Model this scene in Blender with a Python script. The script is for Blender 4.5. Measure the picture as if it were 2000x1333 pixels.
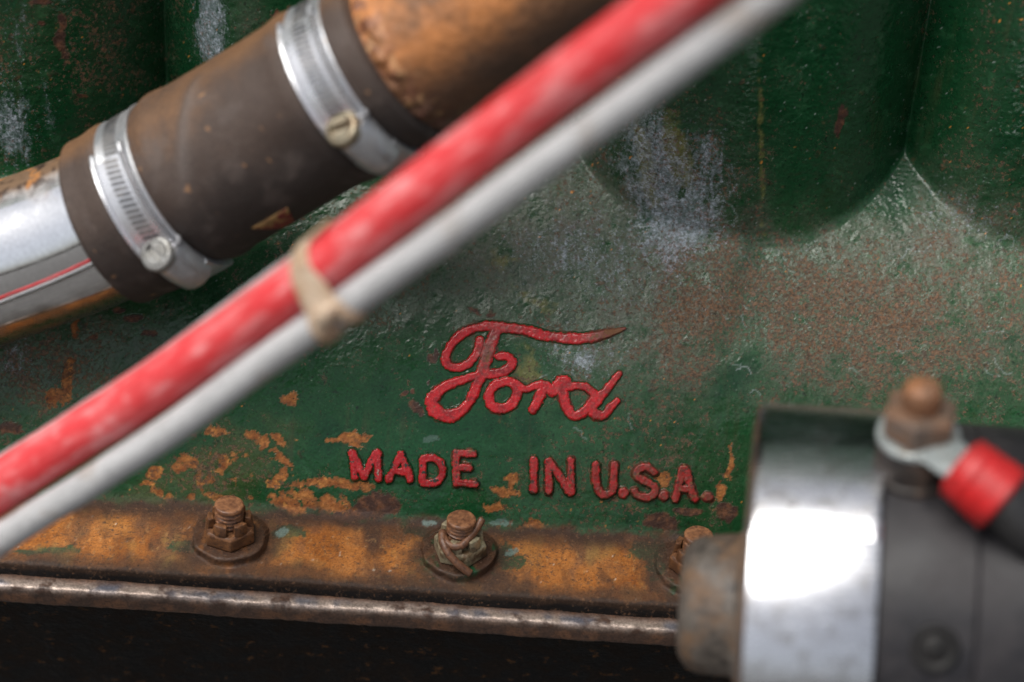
import bpy, bmesh, math, random
import numpy as np
from mathutils import Vector, noise as mnoise

scene = bpy.context.scene
for o in list(bpy.data.objects):
    bpy.data.objects.remove(o)
C = scene.collection
random.seed(7)

# ------------------------------------------------------------------ frame of the engine
# All lengths below are millimetres. u runs along the engine, v up the crankcase shoulder, n out of it.
MM = 0.001
EL = math.radians(35.0)
S35, C35 = math.sin(EL), math.cos(EL)
ROLL = math.radians(3.7)
CA, SA = math.cos(ROLL), math.sin(ROLL)
D = 900.0
BASE_Z = 600.0
EU = np.array([1., 0, 0]); EV = np.array([0, S35, C35]); EN = np.array([0, -C35, S35])

def uv_of(px, py, n=0.0):
    s = (D - n) / D
    dx = (px - 1000) / 5 * s; dy = (666.5 - py) / 5 * s
    return dx * CA - dy * SA, dx * SA + dy * CA

def px_of(u, v, n=0.0):
    dx = u * CA + v * SA; dy = -u * SA + v * CA
    s = D / (D - n)
    return 1000 + 5 * dx * s, 666.5 - 5 * dy * s

def W3(u, v, n):
    u, v, n = np.broadcast_arrays(np.asarray(u, float), np.asarray(v, float), np.asarray(n, float))
    return np.stack([u, v * S35 - n * C35, v * C35 + n * S35 + BASE_Z], -1)

def P(px, py, n):
    u, v = uv_of(px, py, n)
    return W3(u, v, n)

# ------------------------------------------------------------------ camera, sky, sun, exposure
cam = bpy.data.cameras.new('Camera'); cam_o = bpy.data.objects.new('Camera', cam); C.objects.link(cam_o)
cr = CA * EU + SA * EV; ct = -SA * EU + CA * EV
loc = W3(0, 0, D) * MM
from mathutils import Matrix
M = Matrix(((cr[0], ct[0], EN[0], loc[0]), (cr[1], ct[1], EN[1], loc[1]), (cr[2], ct[2], EN[2], loc[2]), (0, 0, 0, 1)))
cam_o.matrix_world = M
cam.sensor_width = 36; cam.lens = 36 * D / 400.0
cam.clip_start = 0.01; cam.clip_end = 200
cam.dof.use_dof = True; cam.dof.focus_distance = 0.895; cam.dof.aperture_fstop = 81 / 22.0
cam.dof.aperture_blades = 0
scene.camera = cam_o

SUN_EL, SUN_AZ = math.radians(66), math.radians(-120)      # azimuth of the sun measured from +Y towards +X
world = bpy.data.worlds.new('World'); scene.world = world; world.use_nodes = True
nt = world.node_tree
bg = nt.nodes['Background']
sky = nt.nodes.new('ShaderNodeTexSky'); sky.sky_type = 'NISHITA'; sky.sun_disc = False
sky.sun_elevation = SUN_EL; sky.sun_rotation = SUN_AZ; sky.dust_density = 4.0; sky.air_density = 1.0
hsv = nt.nodes.new('ShaderNodeHueSaturation'); hsv.inputs['Saturation'].default_value = 0.35      # hazy white daylight
nt.links.new(sky.outputs[0], hsv.inputs['Color']); nt.links.new(hsv.outputs[0], bg.inputs[0]); bg.inputs[1].default_value = 0.052
sun = bpy.data.lights.new('Sun', 'SUN'); sun.energy = 1.5; sun.angle = math.radians(46); sun.color = (1.0, 0.96, 0.9)
sun_o = bpy.data.objects.new('Sun', sun); C.objects.link(sun_o)
sd = Vector((math.sin(SUN_AZ) * math.cos(SUN_EL), math.cos(SUN_AZ) * math.cos(SUN_EL), math.sin(SUN_EL)))
sun_o.rotation_euler = sd.to_track_quat('Z', 'Y').to_euler()
sun_o.location = (0, 0, 3)
scene.view_settings.view_transform = 'Standard'; scene.view_settings.look = 'None'
scene.view_settings.exposure = 1.36; scene.view_settings.gamma = 1.0
scene.render.engine = 'CYCLES'
scene.cycles.use_denoising = True
scene.cycles.max_bounces = 8

# ------------------------------------------------------------------ noise
def _hash(ix, iy, seed):
    h = (ix.astype(np.int64) * 374761393 + iy.astype(np.int64) * 668265263 + seed * 1442695041) & 0xFFFFFFFF
    h = ((h ^ (h >> 13)) * 1274126177) & 0xFFFFFFFF
    return (h ^ (h >> 16)) & 0xFFFF
_G = np.stack([np.cos(np.arange(256) * 2 * np.pi / 256), np.sin(np.arange(256) * 2 * np.pi / 256)], -1)
def perlin(x, y, seed=0):
    x0 = np.floor(x); y0 = np.floor(y); fx = x - x0; fy = y - y0
    ix = x0.astype(np.int64); iy = y0.astype(np.int64)
    sx = fx * fx * fx * (fx * (fx * 6 - 15) + 10); sy = fy * fy * fy * (fy * (fy * 6 - 15) + 10)
    def g(dx, dy):
        k = _hash(ix + dx, iy + dy, seed) & 255
        return _G[k, 0] * (fx - dx) + _G[k, 1] * (fy - dy)
    a = g(0, 0); b = g(1, 0); c = g(0, 1); d = g(1, 1)
    return ((a + sx * (b - a)) + sy * ((c + sx * (d - c)) - (a + sx * (b - a)))) * 1.5
def fbm(x, y, f=1.0, octv=4, seed=0, gain=0.5):
    x = np.asarray(x, float); y = np.asarray(y, float)
    s = 0; a = 1.0; t = 0
    for i in range(octv):
        s = s + a * perlin(x * f + 17.3 * i, y * f - 9.1 * i, seed + i * 31); t += a; a *= gain; f *= 2.03
    return s / t * 1.35
def sstep(a, b, x):
    t = np.clip((x - a) / (b - a), 0, 1); return t * t * (3 - 2 * t)
def smax(a, b, k):
    h = np.clip(0.5 + 0.5 * (a - b) / k, 0, 1); return b + (a - b) * h + k * h * (1 - h)
def smin(a, b, k): return -smax(-a, -b, k)
def mixc(c, col, m):
    return c + (np.asarray(col) - c) * m[..., None]

# ------------------------------------------------------------------ object helpers
def tag(o, label=None, cat=None, group=None, kind=None):
    if label: o['label'] = label
    if cat: o['category'] = cat
    if group: o['group'] = group
    if kind: o['kind'] = kind
    return o
def empty(name, base, label, cat, group=None):
    o = bpy.data.objects.new(name, None); C.objects.link(o)
    o.empty_display_size = 0.02
    o.location = Vector(np.asarray(base, float) * MM)
    return tag(o, label, cat, group)
def link(name, me, mat, parent=None):
    o = bpy.data.objects.new(name, me); C.objects.link(o)
    if mat: me.materials.append(mat)
    if parent is not None:
        o.parent = parent
        p = parent; off = Vector((0, 0, 0))
        while p is not None:
            off += p.location; p = p.parent
        me.transform(Matrix.Translation(-off))
    return o
def mesh_np(name, verts, faces, col=None, attrs=None, smooth=True, normals=None):
    """verts (N,3) mm in world, faces (F,4) or list of lists."""
    me = bpy.data.meshes.new(name)
    verts = np.asarray(verts, float).reshape(-1, 3) * MM
    if isinstance(faces, np.ndarray):
        F, k = faces.shape
        me.vertices.add(len(verts)); me.vertices.foreach_set('co', verts.ravel())
        me.loops.add(F * k); me.loops.foreach_set('vertex_index', faces.ravel().astype(np.int32))
        me.polygons.add(F); me.polygons.foreach_set('loop_start', (np.arange(F) * k).astype(np.int32))
        me.update(calc_edges=True)
    else:
        me.from_pydata(verts.tolist(), [], faces); me.update()
    me.polygons.foreach_set('use_smooth', [smooth] * len(me.polygons))
    if col is not None:
        a = me.attributes.new('Col', 'FLOAT_COLOR', 'POINT')
        c = np.ones((len(verts), 4)); c[:, :3] = np.asarray(col).reshape(-1, 3); a.data.foreach_set('color', c.ravel())
    for k, vals in (attrs or {}).items():
        a = me.attributes.new(k, 'FLOAT', 'POINT'); a.data.foreach_set('value', np.asarray(vals, float).ravel())
    if normals is not None:
        me.normals_split_custom_set_from_vertices(np.asarray(normals).reshape(-1, 3))
    return me
def grid_faces(ny, nx, wrap=False):
    i = np.arange(ny - 1)[:, None]; m = nx if wrap else nx - 1
    j = np.arange(m)[None, :]; j2 = (j + 1) % nx
    return np.stack([i * nx + j, i * nx + j2, (i + 1) * nx + j2, (i + 1) * nx + j], -1).reshape(-1, 4)

def spline(pts, n=80):
    pts = np.asarray(pts, float); k = len(pts)
    ext = np.vstack([2 * pts[0] - pts[1], pts, 2 * pts[-1] - pts[-2]])
    out = []
    t = np.linspace(0, k - 1, n)
    for q in t:
        i = min(int(q), k - 2); f = q - i
        p0, p1, p2, p3 = ext[i], ext[i + 1], ext[i + 2], ext[i + 3]
        out.append(0.5 * ((2 * p1) + (-p0 + p2) * f + (2 * p0 - 5 * p1 + 4 * p2 - p3) * f ** 2 + (-p0 + 3 * p1 - 3 * p2 + p3) * f ** 3))
    out = np.array(out)
    L = np.concatenate([[0], np.cumsum(np.linalg.norm(np.diff(out, axis=0), axis=1))])
    s = np.linspace(0, L[-1], n)
    return np.stack([np.interp(s, L, out[:, c]) for c in range(3)], -1), s
def frames(path, ref=EN):
    t = np.gradient(path, axis=0); t /= np.linalg.norm(t, axis=1)[:, None]
    e1 = ref - (t @ ref)[:, None] * t; e1 /= np.linalg.norm(e1, axis=1)[:, None]
    return t, e1, np.cross(t, e1)
def tube(path, r, seg=48, ref=EN, cap=True):
    """r: scalar, (N,) or (N,seg). Returns verts, faces(list or array), (I,PHI)"""
    t, e1, e2 = frames(path, ref)
    phi = np.arange(seg) * 2 * np.pi / seg - np.pi
    r = np.asarray(r, float)
    if r.ndim == 0: r = np.full((len(path), seg), float(r))
    elif r.ndim == 1: r = np.repeat(r[:, None], seg, 1)
    v = path[:, None, :] + r[..., None] * (np.cos(phi)[None, :, None] * e1[:, None, :] + np.sin(phi)[None, :, None] * e2[:, None, :])
    f = grid_faces(len(path), seg, True)
    v = v.reshape(-1, 3)
    if cap:
        fl = f.tolist(); n = len(path)
        fl.append(list(range(seg))); fl.append([(n - 1) * seg + i for i in range(seg)][::-1])
        return v, fl, phi
    return v, f, phi
def lathe(prof, origin, axis, ref, seg=64):
    """prof list of (h, r) along axis"""
    axis = np.asarray(axis, float); axis /= np.linalg.norm(axis)
    ref = np.asarray(ref, float); e1 = ref - axis * (ref @ axis); e1 /= np.linalg.norm(e1); e2 = np.cross(axis, e1)
    phi = np.arange(seg) * 2 * np.pi / seg
    prof = np.asarray(prof, float)
    v = np.asarray(origin)[None, None, :] + prof[:, 0][:, None, None] * axis + np.maximum(prof[:, 1], 0.001)[:, None, None] * (np.cos(phi)[None, :, None] * e1 + np.sin(phi)[None, :, None] * e2)
    f = grid_faces(len(prof), seg, True).tolist()
    f.append(list(range(seg))); f.append([(len(prof) - 1) * seg + i for i in range(seg)][::-1])
    return v.reshape(-1, 3), f
def fix_normals(me):
    bm = bmesh.new(); bm.from_mesh(me); bmesh.ops.recalc_face_normals(bm, faces=bm.faces); bm.to_mesh(me); bm.free()
def auto_sharp(me, ang=35):
    bm = bmesh.new(); bm.from_mesh(me)
    bmesh.ops.recalc_face_normals(bm, faces=bm.faces)
    for e in bm.edges:
        if len(e.link_faces) == 2 and e.calc_face_angle(0) > math.radians(ang): e.smooth = False
    bm.to_mesh(me); bm.free()
def jitter(me, amp, scale):
    for v in me.vertices:
        p = v.co * scale / MM
        v.co += v.normal * (mnoise.fractal(p, 1.0, 2.0, 4) * amp * MM)

# ------------------------------------------------------------------ materials
def new_mat(name):
    m = bpy.data.materials.new(name); m.use_nodes = True
    return m, m.node_tree, m.node_tree.nodes['Principled BSDF']
def tex_noise(nt, co, scale, detail=4, rough=0.55, dist=0.0):
    n = nt.nodes.new('ShaderNodeTexNoise'); n.inputs['Scale'].default_value = scale
    n.inputs['Detail'].default_value = detail; n.inputs['Roughness'].default_value = rough
    n.inputs['Distortion'].default_value = dist
    nt.links.new(co, n.inputs['Vector']); return n.outputs['Fac']
def mrange(nt, x, a, b, c, d):
    n = nt.nodes.new('ShaderNodeMapRange'); n.inputs[1].default_value = a; n.inputs[2].default_value = b
    n.inputs[3].default_value = c; n.inputs[4].default_value = d; nt.links.new(x, n.inputs[0]); return n.outputs[0]
def math_n(nt, op, a, b):
    n = nt.nodes.new('ShaderNodeMath'); n.operation = op
    for i, q in enumerate((a, b)):
        if isinstance(q, (int, float)): n.inputs[i].default_value = q
        else: nt.links.new(q, n.inputs[i])
    return n.outputs[0]
def mix_col(nt, fac, a, b, mode='MIX'):
    n = nt.nodes.new('ShaderNodeMix'); n.data_type = 'RGBA'; n.blend_type = mode
    for i, q in ((0, fac), (6, a), (7, b)):
        if hasattr(q, 'node'): nt.links.new(q, n.inputs[i])
        elif isinstance(q, (int, float)): n.inputs[i].default_value = q
        else: n.inputs[i].default_value = (*q, 1)
    return n.outputs[2]
def attr_mat(name, rough_attr=True, bump=0.25, bscale=1400, var=0.35, vscale=900, metal_attr=False, coat=0.0, bdist=0.0002, spec=0.5):
    """Colour and gloss come from wear data on the surface; grain and relief from noise."""
    m, nt, bs = new_mat(name)
    tc = nt.nodes.new('ShaderNodeTexCoord').outputs['Object']
    a = nt.nodes.new('ShaderNodeAttribute'); a.attribute_name = 'Col'
    nz = tex_noise(nt, tc, vscale, 5, 0.65)
    f = mrange(nt, nz, 0.3, 0.7, 1 - var, 1 + var)
    vm = nt.nodes.new('ShaderNodeVectorMath'); vm.operation = 'SCALE'
    nt.links.new(a.outputs['Color'], vm.inputs[0]); nt.links.new(f, vm.inputs['Scale'])
    nt.links.new(vm.outputs[0], bs.inputs['Base Color'])
    if rough_attr:
        r = nt.nodes.new('ShaderNodeAttribute'); r.attribute_name = 'Rgh'
        nt.links.new(math_n(nt, 'ADD', r.outputs['Fac'], mrange(nt, tex_noise(nt, tc, vscale * 0.4, 3), 0.3, 0.7, -0.08, 0.08)), bs.inputs['Roughness'])
    if metal_attr:
        r = nt.nodes.new('ShaderNodeAttribute'); r.attribute_name = 'Met'
        nt.links.new(r.outputs['Fac'], bs.inputs['Metallic'])
    bs.inputs['Specular IOR Level'].default_value = spec
    bs.inputs['Coat Weight'].default_value = coat
    if bump > 0:
        b = nt.nodes.new('ShaderNodeBump'); b.inputs['Strength'].default_value = bump; b.inputs['Distance'].default_value = bdist
        nt.links.new(tex_noise(nt, tc, bscale, 5, 0.6), b.inputs['Height']); nt.links.new(b.outputs[0], bs.inputs['Normal'])
    return m
def worn(name, c1, c2, c3=None, scale=250, thr=(0.42, 0.6), thr3=(0.56, 0.68), rough=(0.45, 0.7), metal=(0.0, 0.0), bump=0.3, bscale=900, bdist=0.0003, spec=0.5, grain=0.25):
    m, nt, bs = new_mat(name)
    tc = nt.nodes.new('ShaderNodeTexCoord').outputs['Object']
    f1 = mrange(nt, tex_noise(nt, tc, scale, 6, 0.62, 0.3), thr[0], thr[1], 0, 1)
    col = mix_col(nt, f1, c1, c2)
    if c3:
        mp = nt.nodes.new('ShaderNodeMapping'); mp.inputs['Location'].default_value = (3.1, 1.7, 5.2); nt.links.new(tc, mp.inputs[0])
        col = mix_col(nt, mrange(nt, tex_noise(nt, mp.outputs[0], scale * 1.6, 6, 0.66), thr3[0], thr3[1], 0, 1), col, c3)
    g = mrange(nt, tex_noise(nt, tc, scale * 6, 3, 0.6), 0.3, 0.7, 1 - grain, 1 + grain)
    vm = nt.nodes.new('ShaderNodeVectorMath'); vm.operation = 'SCALE'; nt.links.new(col, vm.inputs[0]); nt.links.new(g, vm.inputs['Scale'])
    nt.links.new(vm.outputs[0], bs.inputs['Base Color'])
    nt.links.new(mrange(nt, f1, 0, 1, rough[0], rough[1]), bs.inputs['Roughness'])
    nt.links.new(mrange(nt, f1, 0, 1, metal[0], metal[1]), bs.inputs['Metallic'])
    bs.inputs['Specular IOR Level'].default_value = spec
    if bump:
        b = nt.nodes.new('ShaderNodeBump'); b.inputs['Strength'].default_value = bump; b.inputs['Distance'].default_value = bdist
        nt.links.new(tex_noise(nt, tc, bscale, 5, 0.6), b.inputs['Height']); nt.links.new(b.outputs[0], bs.inputs['Normal'])
    return m

def block_material():
    m, nt, bs = new_mat('painted_cast_iron')
    L = nt.links
    tc = nt.nodes.new('ShaderNodeTexCoord').outputs['Object']
    def attr(nm): a = nt.nodes.new('ShaderNodeAttribute'); a.attribute_name = nm; return a
    def shifted(k):
        mp = nt.nodes.new('ShaderNodeMapping'); mp.inputs['Location'].default_value = (k, 2 * k, -k); L.new(tc, mp.inputs[0]); return mp.outputs[0]
    col = attr('Col').outputs['Color']
    g = mrange(nt, tex_noise(nt, tc, 1100, 5, 0.65), 0.3, 0.7, 0.68, 1.32)
    vm = nt.nodes.new('ShaderNodeVectorMath'); vm.operation = 'SCALE'; L.new(col, vm.inputs[0]); L.new(g, vm.inputs['Scale']); col = vm.outputs[0]
    spk = attr('Spk').outputs['Fac']; flk = attr('Flk').outputs['Fac']; rgh = attr('Rgh').outputs['Fac']
    n1 = tex_noise(nt, shifted(0.31), 560, 8, 0.74)
    m1 = mrange(nt, math_n(nt, 'ADD', n1, math_n(nt, 'MULTIPLY', spk, 0.26)), 0.64, 0.70, 0, 1)
    rc = mix_col(nt, mrange(nt, tex_noise(nt, shifted(1.7), 850, 4), 0.4, 0.6, 0, 1), (0.060, 0.038, 0.026), (0.165, 0.085, 0.046))
    col = mix_col(nt, math_n(nt, 'MULTIPLY', m1, 0.85), col, rc)
    n2 = tex_noise(nt, shifted(4.3), 800, 7, 0.75, 0.4)
    m2 = mrange(nt, math_n(nt, 'ADD', n2, math_n(nt, 'MULTIPLY', flk, 0.24)), 0.66, 0.86, 0, 1)
    bc = mix_col(nt, mrange(nt, tex_noise(nt, shifted(9.4), 420, 5, 0.7), 0.42, 0.6, 0, 1), (0.15, 0.19, 0.20), (0.48, 0.53, 0.61))
    col = mix_col(nt, math_n(nt, 'MULTIPLY', m2, 0.8), col, bc)
    n3 = tex_noise(nt, shifted(7.9), 700, 5, 0.72)
    col = mix_col(nt, mrange(nt, n3, 0.60, 0.67, 0, 0.8), col, (0.005, 0.008, 0.006))
    bs.inputs['Specular IOR Level'].default_value = 0.34
    L.new(col, bs.inputs['Base Color'])
    r2 = math_n(nt, 'ADD', rgh, math_n(nt, 'MULTIPLY', math_n(nt, 'MAXIMUM', m1, m2), 0.22))
    L.new(math_n(nt, 'ADD', r2, mrange(nt, tex_noise(nt, tc, 400, 3), 0.3, 0.7, -0.08, 0.08)), bs.inputs['Roughness'])
    b = nt.nodes.new('ShaderNodeBump'); b.inputs['Strength'].default_value = 0.8; b.inputs['Distance'].default_value = 0.0006
    fineb = math_n(nt, 'MULTIPLY', tex_noise(nt, tc, 900, 5, 0.65), mrange(nt, rgh, 0.2, 0.55, 0.10, 0.75))
    L.new(math_n(nt, 'ADD', math_n(nt, 'ADD', fineb, math_n(nt, 'MULTIPLY', m1, -0.12)), math_n(nt, 'MULTIPLY', tex_noise(nt, shifted(12.7), 150, 3, 0.45), 1.3)), b.inputs['Height']); L.new(b.outputs[0], bs.inputs['Normal'])
    return m
M_block = block_material()
M_letter = attr_mat('red_lettering_paint', bump=0.2, bscale=1500, bdist=0.0002, var=0.22, vscale=900, spec=0.5)
M_rail = attr_mat('rusty_pan_rail', bump=0.5, bscale=1200, bdist=0.0003, var=0.5, vscale=1200, metal_attr=True)
M_nut = worn('rusted_steel', (0.085, 0.036, 0.016), (0.19, 0.078, 0.026), (0.020, 0.012, 0.010), scale=330, rough=(0.4, 0.65), bump=0.7, bscale=1100)
M_stud = worn('stud_steel', (0.13, 0.055, 0.028), (0.26, 0.115, 0.05), (0.05, 0.025, 0.018), scale=420, rough=(0.35, 0.55), bump=0.4)
M_brass = worn('dull_brass_nut', (0.40, 0.35, 0.23), (0.10, 0.06, 0.028), (0.025, 0.017, 0.012), scale=150, thr=(0.47, 0.60), rough=(0.3, 0.55), metal=(0.5, 0.0), bump=0.4)
M_pin = worn('cotter_pin_rust', (0.11, 0.05, 0.028), (0.19, 0.085, 0.042), (0.05, 0.025, 0.017), scale=500, rough=(0.35, 0.5), bump=0.4)
M_gasket = worn('oily_gasket', (0.010, 0.008, 0.007), (0.035, 0.018, 0.010), scale=300, rough=(0.35, 0.6), bump=0.6)
M_pan = worn('oily_black_pan', (0.004, 0.004, 0.0045), (0.012, 0.008, 0.006), (0.08, 0.036, 0.013), scale=110, thr3=(0.59, 0.68), rough=(0.5, 0.75), bump=0.8, bscale=300, bdist=0.0012, spec=0.15)

# ------------------------------------------------------------------ the block casting
Z_LEDGE = -75 * C35 - 6.05 * S35            # height of the flange's top (engine origin = 0)
Z_PAD = Z_LEDGE + 4.0
def plane_n(v, z): return (z - C35 * v) / S35
def front_n(v, Y): return (S35 * v - Y) / C35     # vertical plane at depth Y
def hit_z(px, py, z):
    """pixel ray with the level plane z -> u, Y"""
    n = 0.0
    for _ in range(30):
        u, v = uv_of(px, py, n); n = 0.5 * n + 0.5 * plane_n(v, z) if abs(plane_n(v, z) - n) < 400 else n
    # closed form by bisection along the ray for safety
    lo, hi = -150.0, 200.0
    f = lambda q: (uv_of(px, py, q)[1] * C35 + q * S35) - z
    for _ in range(60):
        mid = 0.5 * (lo + hi)
        if f(mid) > 0: hi = mid
        else: lo = mid
    u, v = uv_of(px, py, lo)
    return u, v * S35 - lo * C35
BOSS = [hit_z(449, 1047, Z_PAD), hit_z(898, 1078, Z_PAD), hit_z(1357, 1106, Z_PAD)]
R_BOSS = 14.0
v_edge = -96.3
Y_FRONT = S35 * v_edge - C35 * plane_n(v_edge, Z_LEDGE)     # front face of the flange
JACK = [(-222.0, 73.0, 52.0), (-66.0, 81.0, 60.0), (84.5, 67.0, 46.0), (222.0, 69.0, 48.0)]   # centre, radius, foot
def shoulder(v): return -0.0025 * (v + 18) ** 2 + 0.0000 * v
def jack_n(u, v, c, R, v0):
    t = np.abs(u - c) / R
    return shoulder(v0) + (v - v0) * math.tan(EL) - 36.0 * (0.62 * t ** 4 + 0.38 * t ** 2) / C35
def block_n(u, v, want_id=False, bosses=True):
    u = np.asarray(u, float); v = np.asarray(v, float)
    sh = shoulder(v)
    # a soft step running down the shoulder from the middle jacket
    uc = np.where(v > 45, 92 + (v - 45) * -0.01, 80 + v / 45 * 12)
    w = sstep(-8, 14, v)
    q = u - uc
    step = -1.6 * sstep(-7, 7, q) * (1 - sstep(8, 75, q)) + 0.6 * sstep(-22, -6, q) * (1 - sstep(-6, 6, q))
    n = sh + step * w
    best = n.copy(); idm = np.zeros(n.shape, int)
    js = None
    for i, (c, R, v0) in enumerate(JACK):
        j = jack_n(u, v, c, R, v0)
        if i == 2: j = j + step * sstep(40, 60, v) * 1.0
        idm = np.where(j > best, 1 + i, idm); best = np.maximum(best, j)
        js = j if js is None else smax(js, j, 3.5)
    n = smax(n, js, 3.6)
    led = plane_n(v, Z_LEDGE + 0.5 * fbm(u, u * 0 + 3.3, 0.02, 3, 5))
    idm = np.where(led > best, 6, idm); best = np.maximum(best, led)
    n = smax(n, led, 6.5)
    if bosses:
        rb_ = 2.4 * fbm(u, v, 0.07, 4, 61)
        for (bu, bY) in BOSS:
            du = np.abs(u - bu + rb_); inside = du < R_BOSS - 0.02
            cyl = front_n(v, bY - np.sqrt(np.clip(R_BOSS ** 2 - du ** 2, 0, None)))
            side = np.where(inside, 0, -(du - R_BOSS + 0.02) * 6)
            ytop = S35 * v - C35 * plane_n(v, Z_PAD)
            back = np.clip(ytop - bY - np.sqrt(np.clip(R_BOSS ** 2 - du ** 2, 0, None)), 0, None) * 9
            b = smin(plane_n(v, Z_PAD), cyl, 1.6) + side * 3 - back
            idm = np.where(b > n, 7, idm)
            n = smax(n, b, 2.0)
    wob = 0.7 * fbm(u, u * 0 + 1.0, 0.012, 3, 9) + 0.25 * fbm(u, u * 0, 0.08, 2, 4)
    n = smin(n, front_n(v, Y_FRONT + wob), 3.0)
    if want_id: return n, idm
    return n
def block_relief(u, v):
    r = 0.34 * fbm(u, v, 0.035, 3, 21) + 0.12 * fbm(u, v, 0.16, 3, 33) + 0.055 * fbm(u, v, 0.7, 2, 45)
    # runs and pimples in the paint
    r = r + (0.16 * fbm(u * 0.45 + v * 0.25, v, 0.5, 3, 81) + 0.10 * fbm(u * 0.5, v, 1.0, 2, 83)) * sstep(25, 60, v)
    pim = fbm(u, v, 0.33, 2, 71); r = r + 0.16 * sstep(0.62, 0.95, pim) - 0.18 * sstep(0.6, 0.95, -pim)
    return r
def surf(u, v): return block_n(u, v) + block_relief(u, v)

# ---- lettering strokes, traced as centre lines
Zt = lambda pts: [(600 + x / 2.353, 820 + y / 2.353) for x, y in pts]
Zf = lambda pts: [(760 + x / 3.7037, 580 + y / 3.7037) for x, y in pts]
def arc(cx, cy, rx, ry, a0, a1, n=12):
    return [(cx + rx * math.cos(math.radians(a)), cy + ry * math.sin(math.radians(a))) for a in np.linspace(a0, a1, n)]
def smooth2(pts, n=60):
    p, _ = spline([(x, y, 0) for x, y in pts], n); return [(a, b) for a, b, _ in p]
TYPE = [
    ('M', [[(208, 152), (218, 262)], [(212, 160), (262, 262)], [(262, 262), (318, 152)], [(324, 150), (328, 268)]], 0.0),
    ('A', [[(432, 162), (378, 272)], [(434, 162), (474, 274)], [(398, 236), (458, 240)]], 0.0),
    ('D', [[(534, 178), (530, 290)], smooth2([(534, 178), (582, 176), (616, 206), (618, 258), (586, 290), (530, 291)], 24)], 0.0),
    ('E', [[(686, 158), (686, 294)], [(686, 156), (764, 154)], [(690, 218), (744, 221)], [(690, 291), (772, 296)]], 0.22),
    ('I', [[(1041, 186), (1041, 322)]], 0.15),
    ('N', [[(1110, 192), (1110, 330)], [(1114, 192), (1206, 330)], [(1212, 186), (1212, 330)]], 0.22),
    ('U', [smooth2([(1326, 210), (1330, 300), (1350, 340), (1384, 342), (1404, 318), (1412, 206)], 30)], 0.3),
    ('dot', [[(1452, 336), (1453, 337)]], 0.35),
    ('S', [smooth2([(1592, 240), (1560, 217), (1522, 226), (1512, 256), (1546, 280), (1592, 302), (1598, 334), (1560, 356), (1518, 346), (1504, 328)], 40)], 0.45),
    ('dot', [[(1637, 347), (1638, 348)]], 0.5),
    ('A', [[(1726, 226), (1690, 360)], [(1736, 226), (1780, 362)], [(1706, 316), (1766, 317)]], 0.4),
    ('dot', [[(1838, 353), (1839, 354)]], 0.6),
]
SCRIPT = [
    (smooth2([(655, 312), (642, 390), (592, 468), (512, 512), (436, 502), (410, 448), (430, 380), (480, 312), (550, 256), (640, 222), (740, 208), (850, 222), (980, 240), (1100, 274), (1220, 292), (1350, 302), (1480, 290), (1600, 262), (1705, 230)], 110), [(0, 26), (0.2, 28), (0.42, 30), (0.55, 31), (0.7, 33), (0.84, 36), (0.93, 26), (1, 7)]),
    (smooth2([(778, 232), (742, 330), (704, 450), (668, 562), (628, 650), (592, 740), (532, 818), (432, 862), (342, 832), (306, 762), (352, 690), (440, 632), (560, 590), (680, 562), (800, 548), (872, 518), (890, 466), (850, 428), (792, 434)], 110), [(0, 30), (0.06, 40), (0.17, 43), (0.25, 34), (0.33, 30), (0.44, 44), (0.52, 46), (0.6, 34), (0.72, 30), (0.85, 31), (1, 25)]),
    (smooth2([(830, 618), (762, 642), (722, 710), (738, 780), (800, 812), (868, 790), (918, 730), (928, 662), (890, 618), (830, 616)], 50), [(0, 28), (0.3, 32), (0.5, 36), (0.75, 32), (1, 28)]),
    (smooth2([(925, 625), (985, 668), (1060, 640), (1130, 640), (1190, 676), (1240, 622), (1282, 628)], 50), [(0, 22), (0.3, 26), (0.6, 34), (0.85, 44), (1, 40)]),
    (smooth2([(1125, 640), (1086, 730), (1040, 818)], 20), [(0, 30), (0.5, 34), (1, 27)]),
    (smooth2([(1250, 650), (1320, 646), (1400, 646), (1452, 676), (1505, 735)], 30), [(0, 34), (0.4, 23), (0.7, 25), (1, 30)]),
    (smooth2([(1250, 640), (1262, 720), (1288, 812), (1338, 858), (1400, 838), (1446, 790), (1475, 745)], 40), [(0, 38), (0.4, 32), (0.65, 34), (1, 30)]),
    (smooth2([(1662, 556), (1582, 662), (1512, 742), (1462, 800), (1492, 850), (1552, 858), (1602, 800), (1648, 752)], 50), [(0, 21), (0.3, 28), (0.5, 34), (0.7, 33), (1, 19)]),
]
def seg_dist(u, v, pts):
    d = np.full(u.shape, 1e9)
    for (a, b) in zip(pts[:-1], pts[1:]):
        ax, ay = a; bx, by = b
        L2 = (bx - ax) ** 2 + (by - ay) ** 2 + 1e-9
        t = np.clip(((u - ax) * (bx - ax) + (v - ay) * (by - ay)) / L2, 0, 1)
        d = np.minimum(d, np.hypot(u - ax - t * (bx - ax), v - ay - t * (by - ay)))
    return d
def seg_ratio(u, v, pts, ws):
    d = np.full(u.shape, 1e9)
    for i, (a, b) in enumerate(zip(pts[:-1], pts[1:])):
        ax, ay = a; bx, by = b
        L2 = (bx - ax) ** 2 + (by - ay) ** 2 + 1e-9
        t = np.clip(((u - ax) * (bx - ax) + (v - ay) * (by - ay)) / L2, 0, 1)
        d = np.minimum(d, np.hypot(u - ax - t * (bx - ax), v - ay - t * (by - ay)) / (ws[i] + t * (ws[i + 1] - ws[i])))
    return d
def to_uv(pts):
    out = []
    for (x, y) in pts:
        n = 0.0
        for _ in range(4):
            u, v = uv_of(x, y, n); n = float(shoulder(v))
        out.append((u, v))
    return out
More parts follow.
